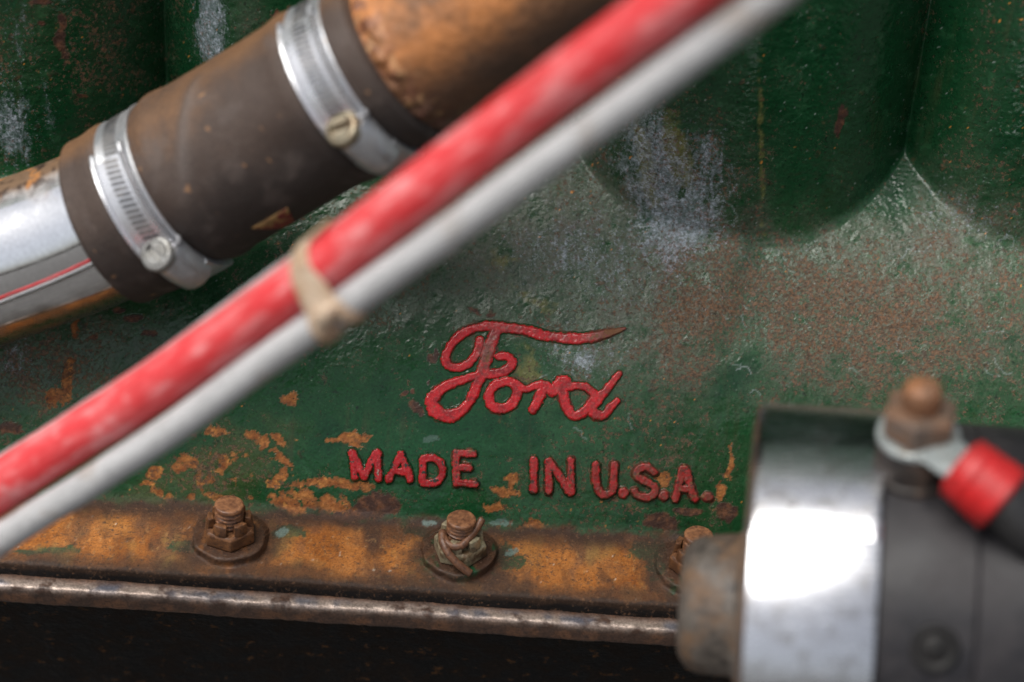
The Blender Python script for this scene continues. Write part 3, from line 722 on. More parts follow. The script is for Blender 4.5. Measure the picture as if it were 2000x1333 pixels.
blu = np.exp(-((Sg - 12.0) / 2.0) ** 2) * sstep(0.1, 0.4, fbm(X, Sg, 0.05, 4, 835)); rc = mixc(rc, (0.10, 0.11, 0.14), blu * 0.8)
low = sstep(20, 24, Sg); rc = mixc(rc, (0.15, 0.068, 0.034), low * sstep(-0.3, 0.4, nz1) * 0.7)
link('pan_rail', mesh_np('pan_rail', rv, grid_faces(len(xs), len(ss)), rc, {'Rgh': 0.45 - 0.1 * wornm + 0.1 * low, 'Met': 0.55 * wornm}), M_rail, pan)
fix_normals(bpy.data.objects['pan_rail'].data)
me = box_mesh('gasket', -300, 300, Y_FRONT + 0.6, Y_FRONT + 20, BASE_Z + z_rail - 0.2, BASE_Z + z_gt + 0.4); link('gasket', me, M_gasket, pan)
# side of the pan below the rail, tucked in
xs2 = np.arange(-400, 401, 4.0); zz = np.linspace(0, 1, 14)
X2, T2 = np.meshgrid(xs2, zz, indexing='ij')
yw = Y_FRONT + 6 + 30 * T2 + 1.5 * fbm(X2, T2 * 40, 0.05, 3, 841)
zw = z_rail - 10 - 95 * T2
pv = np.stack([X2, yw, BASE_Z + zw], -1)
me = mesh_np('pan_wall', pv, grid_faces(len(xs2), len(zz))); fix_normals(me); link('pan_wall', me, M_pan, pan)
link('pan_sump', box_mesh('pan_sump', -400, 400, Y_FRONT + 40, Y_FRONT + 300, BASE_Z + z_rail - 104, BASE_Z + z_rail - 2), M_pan, pan)

# ------------------------------------------------------------------ studs with castle nuts
def castle_nut(name, bu, bY, z0, rf, h_hex, h_crown, rot, mat, amp, parent):
    bm = bmesh.new()
    def ring(r, z, seg, ph=0): return [bm.verts.new((bu + r * math.cos(ph + 2 * math.pi * k / seg), bY + r * math.sin(ph + 2 * math.pi * k / seg), z)) for k in range(seg)]
    R = rf / math.cos(math.pi / 6)
    rings = [ring(R * 0.9, z0, 6, rot), ring(R, z0 + 0.9, 6, rot), ring(R, z0 + h_hex - 1.0, 6, rot), ring(R * 0.93, z0 + h_hex, 6, rot), ring(6.0, z0 + h_hex, 6, rot)]
    for a, b in zip(rings[:-1], rings[1:]):
        for k in range(6): bm.faces.new((a[k], a[(k + 1) % 6], b[(k + 1) % 6], b[k]))
    bm.faces.new(rings[0][::-1]); bm.faces.new(rings[-1])
    zt = z0 + h_hex - 0.5
    for k in range(6):                                       # the crown's six teeth
        a0 = rot + (k + 0.5) * math.pi / 3 + math.radians(11) - math.pi / 6 ; a1 = a0 + math.radians(38)
        q = []
        for (r, z) in ((rf * 0.98, zt), (rf * 0.92, zt + h_crown), (6.1, zt + h_crown), (6.1, zt)):
            q.append([bm.verts.new((bu + r * math.cos(a), bY + r * math.sin(a), z)) for a in np.linspace(a0, a1, 5)])
        for i in range(4):
            A, B = q[i], q[(i + 1) % 4]
            for j in range(4): bm.faces.new((A[j], A[j + 1], B[j + 1], B[j]))
        bm.faces.new([q[i][0] for i in range(4)]); bm.faces.new([q[i][4] for i in range(4)][::-1])
    bmesh.ops.recalc_face_normals(bm, faces=bm.faces)
    bmesh.ops.bevel(bm, geom=[e for e in bm.edges if len(e.link_faces) == 2 and e.calc_face_angle(0) > 0.5], offset=0.28, segments=2, affect='EDGES', profile=0.5)
    bmesh.ops.triangulate(bm, faces=[f for f in bm.faces if len(f.verts) > 4])
    bmesh.ops.subdivide_edges(bm, edges=[e for e in bm.edges if e.calc_length() > 1.6], cuts=2, use_grid_fill=True)
    me = bpy.data.meshes.new(name); bm.to_mesh(me); bm.free()
    me.transform(Matrix.Scale(MM, 4)); me.update()
    jitter(me, amp, 0.35)
    me.polygons.foreach_set('use_smooth', [True] * len(me.polygons)); auto_sharp(me, 38)
    return link(name, me, mat, parent)
def threaded_stud(bu, bY, z0, z1, r, parent, lean=0.0):
    prof = [(0, r)]; z = 0.6; Ht = z1 - z0
    while z < Ht - 2.2:
        prof += [(z, r), (z + 0.55, r - 0.95), (z + 0.85, r - 0.95), (z + 1.4, r)]; z += 1.7
    prof += [(Ht - 1.4, r), (Ht - 0.45, r), (Ht - 0.1, r - 0.3), (Ht, r - 0.75), (Ht, r * 0.5), (Ht - 0.1, 0)]
    v, f = lathe(prof, (bu, bY, BASE_Z + z0), (lean, 0, 1), (1, 0, 0), 40)
    me = mesh_np('stud', v, f); fix_normals(me); jitter(me, 0.1, 0.3); auto_sharp(me, 60)
    return link('stud', me, M_stud, parent)
STUDS = [('heavily rusted threaded stud and castle nut nearest the lower left of the flange', M_nut, 0.2, 0.7, 12.5),
         ('stud with dull brass castle nut and bent cotter pin below the word MADE', M_brass, 0.04, math.radians(48), 13.2),
         ('rusty stud half hidden behind the rounded end cap of the starter', M_nut, 0.16, 0.2, 12.5)]
for i, ((bu, bY), (lab, mt, amp, rot, top_h)) in enumerate(zip(BOSS, STUDS)):
    t = empty('flange_stud', (bu, bY, BASE_Z + Z_PAD), lab, 'stud', 'studs along the block flange')
    castle_nut('castle_nut', bu, bY, BASE_Z + Z_PAD - 0.3, 9.1, 6.5, 4.8, rot, mt, amp, t)
    threaded_stud(bu, bY, Z_PAD + 0.2, Z_PAD + top_h + 3.4, 5.6, t)
    if i == 1:
        nn = plane_n(uv_of(898, 1060, 10)[1], Z_PAD) + 0
        def Q(px, py, out, z):                                # a point above the pad, seen at this place, standing 'out' in front of the stud axis
            u, v = uv_of(px, py, 12); return np.array([u, bY - out, BASE_Z + Z_PAD + z])
        p1 = [Q(938, 0, -3.0, 14.5), Q(925, 0, 1.5, 12.0), Q(905, 0, 6.8, 9.6), Q(888, 0, 7.8, 9.0), Q(872, 0, 6.0, 9.4), Q(862, 0, 1.0, 10.4)]
        p2 = [Q(862, 0, 2.5, 10.6), Q(866, 0, 6.5, 9.4), Q(876, 0, 9.6, 7.4), Q(893, 0, 11.4, 4.4), Q(908, 0, 12.2, 2.2), Q(922, 0, 12.6, 0.2)]
        # shift: Q uses only px for u; fix the row offset of the roll
        for pth, w in ((p1, 1.5), (p2, 1.6)):
            pa = np.array(pth); pa[:, 0] += bu - uv_of(898, 1060, 12)[0] + (uv_of(898, 1060, 12)[0] - uv_of(898, 0, 12)[0])
            path, s = spline(pa, 40); v, f, _ = tube(path, w, 12)
            me = mesh_np('cotter_pin', v, f); fix_normals(me); jitter(me, 0.15, 0.4); link('cotter_pin', me, M_pin, t)

# ------------------------------------------------------------------ coolant pipes and hose
MASTER, MS = spline([P(*q) for q in ((-260, 612, 22), (0, 515, 33), (200, 440, 42), (400, 331, 55), (740, 128, 82), (1000, -32, 102), (1280, -205, 122))], 600)
MT, ME1, ME2 = frames(MASTER)
def s_at(px, py):
    rel = MASTER - np.array([0, 0, BASE_Z]); u = rel @ EU; v = rel @ EV; n = rel @ EN
    a, b = px_of(u, v, n); return MS[np.argmin((a - px) ** 2 + (b - py) ** 2)]
def HP(s, phi, r):
    s, phi, r = np.broadcast_arrays(np.asarray(s, float), np.asarray(phi, float), np.asarray(r, float))
    f = lambda A: np.stack([np.interp(s, MS, A[:, c]) for c in range(3)], -1)
    c, e1, e2 = f(MASTER), f(ME1), f(ME2)
    return c + r[..., None] * (np.cos(phi)[..., None] * e1 + np.sin(phi)[..., None] * e2)
S_L, S_R = s_at(208, 438), s_at(782, 104)
R_H = 33.0
def shell(s0, s1, ns, rfun, seg=160):
    s = np.linspace(s0, s1, ns); ph = np.arange(seg) * 2 * np.pi / seg - np.pi
    S, PH = np.meshgrid(s, ph, indexing='ij'); return S, PH, HP(S, PH, rfun(S, PH)), grid_faces(ns, seg, True)
def capped(v, f, ns, seg):
    fl = f.tolist(); fl.append(list(range(seg))); fl.append([(ns - 1) * seg + i for i in range(seg)][::-1]); return v.reshape(-1, 3), fl

# hose
def r_hose(S, PH):
    q = R_H + 0.25 * fbm(S, PH * R_H, 0.03, 3, 1001) + 0.10 * fbm(S, PH * R_H, 0.25, 3, 1003)
    for sc in (s_at(330, 371), s_at(700, 156)): q = q - 1.5 * np.exp(-((S - sc) / 8.5) ** 4) + 0.9 * np.exp(-((np.abs(S - sc) - 13.0) / 5.0) ** 2)     # squeezed by the clamps
    crease = np.exp(-((S - (s_at(432, 312) - 16 * PH)) / 2.6) ** 2) * sstep(-1.2, -0.7, PH) * (1 - sstep(0.1, 0.6, PH)); q = q + 0.8 * crease
    dent = np.exp(-((S - s_at(590, 225)) / 11.0) ** 2 - ((PH - 0.42) / 0.3) ** 2); q = q - 1.8 * dent
    end = np.minimum(S - S_L, S_R - S); return q - 3.0 * (1 - sstep(-0.5, 2.8, end)) ** 2
S, PH, v, f = shell(S_L, S_R, 260, r_hose, 220)
a1 = fbm(S, PH * R_H, 0.035, 5, 1011); a2 = fbm(S, PH * R_H, 0.4, 4, 1013, 0.6)
hc = np.zeros(S.shape + (3,)) + np.array([0.058, 0.040, 0.032])
hc = mixc(hc, (0.034, 0.026, 0.023), sstep(-0.1, 0.6, PH + 0.35 * a1))
rusty = sstep(0.0, 1.0, -PH * 0.95 - 0.25 + 0.6 * a1 + 0.12 * a2); hc = mixc(hc, (0.155, 0.080, 0.038), rusty * 0.9)
hc = mixc(hc, (0.085, 0.066, 0.058), sstep(0.15, 0.6, fbm(S, PH * R_H, 0.06, 4, 1021)) * 0.6)
hc = mixc(hc, (0.10, 0.082, 0.074), 0.7 * np.exp(-((S - (s_at(432, 312) - 16 * PH)) / 3.2) ** 2) * sstep(-1.1, -0.6, PH) * (1 - sstep(0.0, 0.6, PH)))  # highlight along the crease, painted into the hose colour
sp = sstep(0.8, 0.92, fbm(S, PH * R_H, 0.22, 2, 1031)); hc = mixc(hc, (0.34, 0.18, 0.08), sp * 0.7)
m, ntx, bs = new_mat('woven_rubber_hose')
tc = ntx.nodes.new('ShaderNodeTexCoord').outputs['UV']
at = ntx.nodes.new('ShaderNodeAttribute'); at.attribute_name = 'Col'
tcx = ntx.nodes.new('ShaderNodeTexCoord').outputs['Object']
vm = ntx.nodes.new('ShaderNodeVectorMath'); vm.operation = 'SCALE'; ntx.links.new(at.outputs['Color'], vm.inputs[0])
ntx.links.new(mrange(ntx, tex_noise(ntx, tcx, 1200, 4), 0.3, 0.7, 0.75, 1.25), vm.inputs['Scale']); ntx.links.new(vm.outputs[0], bs.inputs['Base Color'])
bs.inputs['Roughness'].default_value = 0.62; bs.inputs['Specular IOR Level'].default_value = 0.35
wa = ntx.nodes.new('ShaderNodeTexWave'); wa.inputs['Scale'].default_value = 330; wa.bands_direction = 'X'
wb = ntx.nodes.new('ShaderNodeTexWave'); wb.inputs['Scale'].default_value = 330; wb.bands_direction = 'Y'
a3 = ntx.nodes.new('ShaderNodeAttribute'); a3.attribute_name = 'weave'
for w_ in (wa, wb): ntx.links.new(a3.outputs['Vector'], w_.inputs['Vector'])
bb = ntx.nodes.new('ShaderNodeBump'); bb.inputs['Strength'].default_value = 0.35; bb.inputs['Distance'].default_value = 0.0003
ntx.links.new(math_n(ntx, 'ADD', math_n(ntx, 'ADD', wa.outputs['Fac'], wb.outputs['Fac']), math_n(ntx, 'MULTIPLY', tex_noise(ntx, tcx, 500, 4), 2.0)), bb.inputs['Height']); ntx.links.new(bb.outputs[0], bs.inputs['Normal'])
M_hose = m
vv_, ff_ = capped(v, f, 260, 220)
me = mesh_np('rubber_hose', vv_, ff_, hc)
wa_ = me.attributes.new('weave', 'FLOAT_VECTOR', 'POINT'); co = np.stack([(S + PH * R_H) * 0.7 * MM, (S - PH * R_H) * 0.7 * MM, S * 0], -1).reshape(-1, 3); wa_.data.foreach_set('vector', co.ravel())
fix_normals(me)
hose = empty('coolant_hose', HP(0.5 * (S_L + S_R), 0, 0), 'brown woven rubber hose joining the chrome pipe to the rusty pipe', 'hose')
link('hose_wall', me, M_hose, hose)
# paper label on the hose's underside
ls = np.linspace(152.0, 168.0, 10); lp = np.linspace(1.06, 1.50, 8)
LS, LP = np.meshgrid(ls, lp, indexing='ij'); LS = 152.0 + (LS - 152.0) * (0.25 + 0.75 * (1.5 - LP) / 0.44) + 14 * (LP - 1.06)
v = HP(LS + 8, LP, R_H + 0.35); v2 = HP(LS + 8, LP, R_H - 0.4)
fl = grid_faces(10, 8).tolist() + [[x + 80 for x in q][::-1] for q in grid_faces(10, 8).tolist()]
edge = [i * 8 for i in range(10)] + [72 + j for j in range(1, 8)] + [i * 8 + 7 for i in range(8, -1, -1)] + [j for j in range(6, 0, -1)]
fl += [[edge[k], edge[(k + 1) % len(edge)], edge[(k + 1) % len(edge)] + 80, edge[k] + 80] for k in range(len(edge))]
me = mesh_np('paper_label', np.vstack([v.reshape(-1, 3), v2.reshape(-1, 3)]), fl); fix_normals(me)
M_tan = worn('tan_paper', (0.34, 0.20, 0.07), (0.22, 0.12, 0.045), (0.16, 0.02, 0.018), scale=90, thr3=(0.5, 0.55), bump=0.1)
o = link('paper_label', me, M_tan, hose); o['label'] = 'small tan and red paper label'

# chrome pipe on the left
R_P = 29.5
S0 = MS[0]
S, PH, v, f = shell(S0, S_L + 30, 200, lambda S, PH: R_P + 0.10 * fbm(S, PH * R_P, 0.02, 2, 1101) + 0 * S, 200)
b1 = fbm(S, PH * R_P, 0.06, 5, 1111); b2 = fbm(S, PH * R_P, 0.4, 4, 1113, 0.6)
ru = sstep(-0.25, 0.55, (-PH - 0.60) * 1.6 + 0.3 * b1 + 0.05 * b2)
ru = ru * (1 - sstep(2.2, 2.8, -PH))
ru2 = np.maximum(ru, 0.9 * sstep(0.9, 1.15, PH + 0.15 * b1))                      # grimy underside
pc = np.zeros(S.shape + (3,)) + np.array([0.80, 0.81, 0.83])
pc = mixc(pc, (0.16, 0.10, 0.06), ru); pc = mixc(pc, (0.035, 0.02, 0.014), ru * sstep(0.0, 0.4, fbm(S, PH * R_P, 0.15, 4, 1121)))
pc = mixc(pc, (0.34, 0.15, 0.05), ru * sstep(0.25, 0.5, fbm(S, PH * R_P, 0.12, 4, 1125)))
pc = mixc(pc, (0.20, 0.16, 0.12), 0.85 * sstep(0.75, 1.05, PH + 0.15 * b1))  # underside grime, with the brown reflection there painted in
dirt = sstep(0.5, 0.8, b2 * 0.7 + b1 * 0.4); pc = mixc(pc, (0.25, 0.24, 0.24), dirt * 0.5)
M_chrome = attr_mat('pitted_chrome', bump=0.05, bscale=300, bdist=0.0003, var=0.12, vscale=700, metal_attr=True)
cp = empty('chrome_pipe', HP(S_L - 40, 0, 0), 'chrome plated pipe with rusty upper side entering the hose from the left', 'pipe')
vv_, ff_ = capped(v, f, 200, 200)
me = mesh_np('chrome_tube', vv_, ff_, pc, {'Rgh': np.clip(0.06 + 0.45 * ru + 0.25 * dirt + 0.25 * (ru2 - ru).clip(0), 0, 1), 'Met': np.clip(1 - ru * 1.1, 0, 1)}); fix_normals(me); link('pipe_wall', me, M_chrome, cp)

# rusty pipe on the right
def r_rust(S, PH):
    q = 29.8 + 0.5 * fbm(S, PH * 30, 0.035, 4, 1201) + 0.2 * fbm(S, PH * 30, 0.3, 3, 1203)
    lump = np.exp(-((S - (S_R + 3.5 + 2.0 * fbm(S * 0, PH * 30, 0.05, 3, 1207))) / 3.0) ** 2); return q + 2.6 * lump * np.clip(0.35 + 1.3 * fbm(S, PH * 30, 0.13, 3, 1211), 0, 1.6)
S, PH, v, f = shell(S_R - 25, MS[-1], 260, r_rust, 200)
b1 = fbm(S, PH * 30, 0.03, 5, 1221); b2 = fbm(S, PH * 30, 0.25, 4, 1223, 0.6)
pc = np.zeros(S.shape + (3,)) + np.array([0.17, 0.078, 0.034])
pc = mixc(pc, (0.42, 0.165, 0.05), sstep(-0.25, 0.45, b1 + 0.15 * b2 + 0.25 * np.cos(PH + 0.15) - 0.12))
pc = mixc(pc, (0.075, 0.045, 0.03), sstep(0.2, 0.8, fbm(S, PH * 30, 0.04, 4, 1231)) * 0.6)
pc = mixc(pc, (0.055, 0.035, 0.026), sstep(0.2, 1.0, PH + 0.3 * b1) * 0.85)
near = np.exp(-((S - S_R - 3) / 7.0) ** 2); pc = mixc(pc, (0.10, 0.035, 0.022), near * sstep(-0.2, 0.4, b2 + 0.2 * b1) * 0.8)
pc = mixc(pc, (0.42, 0.24, 0.11), near * sstep(0.3, 0.6, fbm(S, PH * 30, 0.2, 3, 1241)) * 0.8)
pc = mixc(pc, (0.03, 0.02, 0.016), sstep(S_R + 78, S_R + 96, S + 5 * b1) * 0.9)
rp = empty('rusty_pipe', HP(S_R + 30, 0, 0), 'orange brown rusted steel pipe leaving the hose at the top', 'pipe')
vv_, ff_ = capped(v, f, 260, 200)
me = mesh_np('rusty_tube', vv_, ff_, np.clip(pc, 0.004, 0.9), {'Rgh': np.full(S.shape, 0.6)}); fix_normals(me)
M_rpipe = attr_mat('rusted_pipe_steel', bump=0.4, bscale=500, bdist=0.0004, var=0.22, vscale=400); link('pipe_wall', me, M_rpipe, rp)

# ------------------------------------------------------------------ worm drive clamps
M_zinc = worn('zinc_band', (0.56, 0.58, 0.61), (0.40, 0.40, 0.41), (0.36, 0.29, 0.23), scale=140, thr=(0.4, 0.62), thr3=(0.60, 0.74), rough=(0.30, 0.45), metal=(0.75, 0.6), bump=0.12, bscale=600, grain=0.08)
M_zinc2 = worn('zinc_bright', (0.66, 0.67, 0.70), (0.50, 0.51, 0.54), None, scale=120, rough=(0.26, 0.4), metal=(0.8, 0.7), bump=0.08, bscale=500, grain=0.05)
M_screw0 = worn('zinc_screw', (0.27, 0.27, 0.26), (0.20, 0.195, 0.18), (0.08, 0.07, 0.055), scale=200, rough=(0.4, 0.5), metal=(0.6, 0.5), thr3=(0.6, 0.7), bump=0.15)
M_slot = worn('zinc_slots', (0.10, 0.10, 0.105), (0.20, 0.19, 0.18), None, scale=200, rough=(0.4, 0.5), metal=(0.6, 0.6), bump=0.1)
M_screw = worn('cream_screw', (0.32, 0.28, 0.20), (0.22, 0.16, 0.10), (0.14, 0.07, 0.035), scale=200, rough=(0.3, 0.45), metal=(0.7, 0.5), thr3=(0.58, 0.7), bump=0.15)
def band_arc(name, s0, w, r, ph0, ph1, prof, parent, mat, nphi=120, taper=None):
    """prof: list of (across -1..1, extra radius), a closed outline"""
    ph = np.linspace(ph0, ph1, nphi); pr = np.array(prof)
    PHg, A = np.meshgrid(ph, pr[:, 0], indexing='ij'); E = np.repeat(pr[:, 1][None, :], nphi, 0)
    ww = np.full(nphi, w / 2) if taper is None else taper(ph) * w / 2
    skew = 0.0
    v = HP(s0 + A * ww[:, None] + skew, PHg, r + E)
    k = len(pr); full = abs(ph1 - ph0) > 6.27
    f = []
    for i in range(nphi - 1):
        for j in range(k): f.append([i * k + j, i * k + (j + 1) % k, (i + 1) * k + (j + 1) % k, (i + 1) * k + j])
    if not full: f.append(list(range(k))); f.append([(nphi - 1) * k + j for j in range(k)][::-1])
    me = mesh_np(name, v.reshape(-1, 3), f); fix_normals(me); auto_sharp(me, 50)
    return link(name, me, mat, parent)
def clamp(s0, ph_tip, ph_scr, label, tail_mat, screw_mat, seed):
    base = HP(s0, ph_scr, R_H)
    t = empty('hose_clamp', base, label, 'hose clamp', 'worm drive clamps on the coolant hose')
    rb = R_H - 0.9
    strip = [(-1, 0), (-1, 0.9), (-0.93, 1.25), (-0.82, 0.8), (0.82, 0.8), (0.93, 1.25), (1, 0.9), (1, 0)]
    band_arc('band', s0, 15.5, rb, -math.pi, math.pi, strip, t, M_zinc, 160)
    # free end of the strip riding on top, its edges curled up
    u_sec = [(-1, 0.0), (-1.03, 1.2), (-0.96, 2.1), (-0.84, 1.9), (-0.74, 0.9), (0.74, 0.9), (0.84, 1.9), (0.96, 2.1), (1.03, 1.2), (1, 0.0)]
    tp = lambda ph: 1.0 + 0.0 * ph
    tail = band_arc('band_end', s0 - 1.6, 14.6, rb + 1.2, ph_tip, ph_scr + 0.12, u_sec, t, tail_mat, 70, tp)
    # rounded prongs at the free end
    for sg in (-1, 1):
        c = HP(s0 - 1.6 + sg * 6.5, np.array([ph_tip + 0.02, ph_tip - 0.05, ph_tip - 0.11, ph_tip - 0.15]), rb + 1.2 + 1.0)
        path, _ = spline(c, 14); vv, ff, _ = tube(path, np.concatenate([np.full(10, 1.15), [1.05, 0.9, 0.65, 0.2]]), 12)
        me = mesh_np('prong', vv, ff); fix_normals(me); link('prong', me, tail_mat, tail)
    # slots of the worm thread
    vs, fs = [], []
    k = 0; ph = -1.9
    while ph < ph_scr - 0.12:
        on_tail = ph > ph_tip + 0.03
        r = (rb + 1.2 + 0.92) if on_tail else (rb + 0.84)
        hw = 0.5 / R_H
        cs = [(-3.0, -hw * 1.4), (3.0, -hw * 1.4 + 1.4 / R_H), (3.0, hw + 1.4 / R_H), (-3.0, hw)]
        for rr in (r - 0.3, r + 0.22):
            for (a, b) in cs: vs.append(HP(s0 - 0.4 + a, ph + b, rr))
        o = 8 * k
        fs += [[o + 3, o + 2, o + 1, o], [o + 4, o + 5, o + 6, o + 7]] + [[o + i, o + (i + 1) % 4, o + 4 + (i + 1) % 4, o + 4 + i] for i in range(4)]
        k += 1; ph += 2.15 / R_H
    me = mesh_np('worm_slots', np.array(vs), fs, smooth=False); fix_normals(me); o = link('worm_slots', me, M_slot, t); o['kind'] = 'stuff'
    # housing: an arched saddle over the screw
    sec = [(-1, -0.3), (-1, 1.2), (-0.9, 3.0), (-0.62, 5.6), (-0.25, 6.8), (0.25, 6.8), (0.62, 5.6), (0.9, 3.0), (1, 1.2), (1, -0.3)]
    hs = band_arc('screw_housing', s0, 15.8, rb + 1.0, ph_scr + 0.06, ph_scr + 0.62, sec, t, M_zinc, 24)
    saddle = [(-1, -0.2), (-1.02, 1.6), (-0.9, 2.4), (0.9, 2.4), (1.02, 1.6), (1, -0.2)]
    band_arc('saddle', s0, 16.4, rb + 0.9, ph_scr + 0.5, ph_scr + 1.15, saddle, t, M_zinc, 30)
    lip = HP(np.array([s0 + 7.8, s0 + 8.3, s0 + 8.3, s0 + 8.0]), ph_scr + np.array([0.02, 0.02, 0.0, -0.04]), np.array([rb + 1, rb + 4, rb + 7, rb + 9.0]))
    path, _ = spline(lip, 12); vv, ff, _ = tube(path, np.linspace(1.0, 0.8, 12), 10); me = mesh_np('lug', vv, ff); fix_normals(me); link('lug', me, M_zinc2, t)
    # screw, its slotted head looking up along the band
    c0 = HP(s0 - 1.2, ph_scr, rb + 5.4); tang = HP(s0, ph_scr - 0.02, rb) - HP(s0, ph_scr + 0.02, rb); tang /= np.linalg.norm(tang)
    rad = HP(s0, ph_scr, rb + 1) - HP(s0, ph_scr, rb)
    ax = tang * 0.80 + rad * 0.60; ax /= np.linalg.norm(ax)
    v, f = lathe([(-12, 3.4), (-3.5, 3.6), (-3.5, 5.6), (-3.0, 6.4), (0.2, 6.4), (0.9, 5.9), (1.1, 5.2), (1.1, 4.7), (-0.8, 4.3), (-1.0, 0)], c0, ax, rad, 40)
    me = mesh_np('screw', v, f); fix_normals(me); auto_sharp(me, 45); sc_ = link('screw', me, screw_mat, t)
    # the slot's two lands
    e = np.cross(ax, MT[300]); e /= np.linalg.norm(e); g = np.cross(ax, e)
    qd = e * math.cos(0.5 + seed) + g * math.sin(0.5 + seed); qe = np.cross(ax, qd)
    for sg in (-1, 1):
        pts = []
        arcp = [(a, math.sqrt(max(0, 4.3 ** 2 - a * a))) for a in np.linspace(-4.15, 4.15, 12)]
        outl = [(a, max(1.5, b)) for a, b in arcp] + [(4.15, 1.4), (-4.15, 1.4)]
        vb = [c0 + ax * -0.9 + qd * a + qe * sg * b for a, b in outl] + [c0 + ax * 1.25 + qd * a * 0.96 + qe * sg * b for a, b in outl]
        k = len(outl); fl = [list(range(k)), [k + i for i in range(k)][::-1]] + [[i, (i + 1) % k, k + (i + 1) % k, k + i] for i in range(k)]
        me = mesh_np('slot_land', np.array(vb), fl, smooth=False); fix_normals(me); link('slot_land', me, screw_mat, sc_)
    return t
clamp(s_at(322, 375), -0.50, 0.62, 'zinc worm drive clamp over the hose end on the chrome pipe', M_zinc2, M_screw0, 0.0)
clamp(s_at(700, 156), -0.78, 0.46, 'zinc worm drive clamp with tarnished screw beside the rusty pipe', M_zinc2, M_screw, 0.9)

# ------------------------------------------------------------------ rods in front
def rod(name, pts, r, mat, label, cat, bumpy=0.0, seed=0, group=None, pal=None):
    path, s = spline([P(*q) for q in pts], 420)
    wob = np.stack([fbm(s, s * 0 + k, 0.012, 2, seed + k) for k in range(3)], -1); path = path + 0.9 * wob
    seg = 56; ph = np.arange(seg) * 2 * np.pi / seg - np.pi
    SS, PHg = np.meshgrid(s, ph, indexing='ij')
    rr = r + bumpy * fbm(SS, PHg * r, 0.05, 3, seed) + 0.05 * fbm(SS, PHg * r, 0.4, 2, seed + 5)
    v, f, _ = tube(path, rr, seg)
    base, c2, c3, grime = pal
    c = np.zeros(SS.shape + (3,)) + np.array(base)
    sk = fbm(SS * 0.22, PHg * r, 0.22, 4, seed + 11, 0.6); sf = fbm(SS * 0.4, PHg * r, 0.8, 3, seed + 13, 0.6)
    c = mixc(c, c2, sstep(-0.3, 0.6, sk)); c = mixc(c, c3, sstep(0.1, 0.8, sk + 0.6 * sf) * 0.5)
    c = mixc(c, c3, sstep(0.5, 0.9, fbm(SS, PHg * r, 0.12, 3, seed + 17)) * 0.4)
    c = mixc(c, grime, sstep(0.2, 0.65, fbm(SS, PHg * r, 0.035, 4, seed + 19) + 0.35 * sf) * 0.45)
    rg = 0.36 + 0.2 * sstep(0.0, 0.6, sk)
    me = mesh_np(name, v, f, c, {'Rgh': rg}); fix_normals(me)
    o = link(name, me, mat)
    c0 = path.mean(0); me.transform(Matrix.Translation(-Vector(c0 * MM))); o.location = Vector(c0 * MM)
    return tag(o, label, cat, group)
PAL_RED = ((0.56, 0.035, 0.04), (0.62, 0.13, 0.135), (0.66, 0.34, 0.34), (0.34, 0.05, 0.045))
PAL_GREY = ((0.40, 0.40, 0.405), (0.29, 0.29, 0.295), (0.48, 0.48, 0.48), (0.24, 0.17, 0.11))
M_red = attr_mat('red_sleeve', bump=0.25, bscale=260, bdist=0.0006, var=0.08, vscale=500)
M_white = attr_mat('grey_white_rod', bump=0.3, bscale=350, bdist=0.0005, var=0.12, vscale=500)
RED_PTS = ([(-260, 1128, 92), (0, 951, 112), (300, 757, 140), (600, 546, 172), (1000, 235, 214), (1300, 18, 246), (1560, -170, 272)], 8.7)
rod('red_tube', RED_PTS[0], 8.7, M_red, 'glossy red tube running diagonally in front, tied to grey rods', 'tube', 0.25, 1301, None, PAL_RED)
GREY_PTS = ([(-260, 1230, 96), (0, 1055, 114), (300, 861, 141), (600, 649, 172), (1000, 366, 213), (1400, 70, 250), (1640, -108, 272)], 5.3)
rod('grey_rod', GREY_PTS[0], 5.3, M_white, 'pale grey rod along the lower side of the red tube', 'rod', 0.12, 1311, 'grey rods tied to the red tube', PAL_GREY)
BACK_PTS = ([(-260, 1106, 76), (0, 927, 94), (300, 732, 122), (600, 518, 155), (1000, 222, 196), (1300, 8, 228), (1560, -170, 254)], 6.0)
rod('grey_rod', BACK_PTS[0], 6.0, M_white, 'pale grey rod showing as thin edge behind the red tube', 'rod', 0.12, 1321, 'grey rods tied to the red tube', PAL_GREY)
M_tie = worn('beige_tie', (0.44, 0.34, 0.25), (0.32, 0.20, 0.115), (0.22, 0.10, 0.048), scale=90, thr3=(0.52, 0.66), rough=(0.5, 0.65), bump=0.4, bscale=300, bdist=0.0005, grain=0.1)
tie = empty('strap_tie', P(640, 500, 170), 'beige strap tie wrapped round the red tube and grey rods', 'tie')
bd = P(760, 405, 186) - P(480, 640, 158); bd /= np.linalg.norm(bd)
b1_ = EN - (EN @ bd) * bd; b1_ /= np.linalg.norm(b1_); b2_ = np.cross(bd, b1_)
RODS_AT = []
for pts_, r_ in (RED_PTS, GREY_PTS, BACK_PTS):
    pth, _ = spline([P(*q) for q in pts_], 400); c0_ = P(622, 530, 172)
    RODS_AT.append((pth, r_))
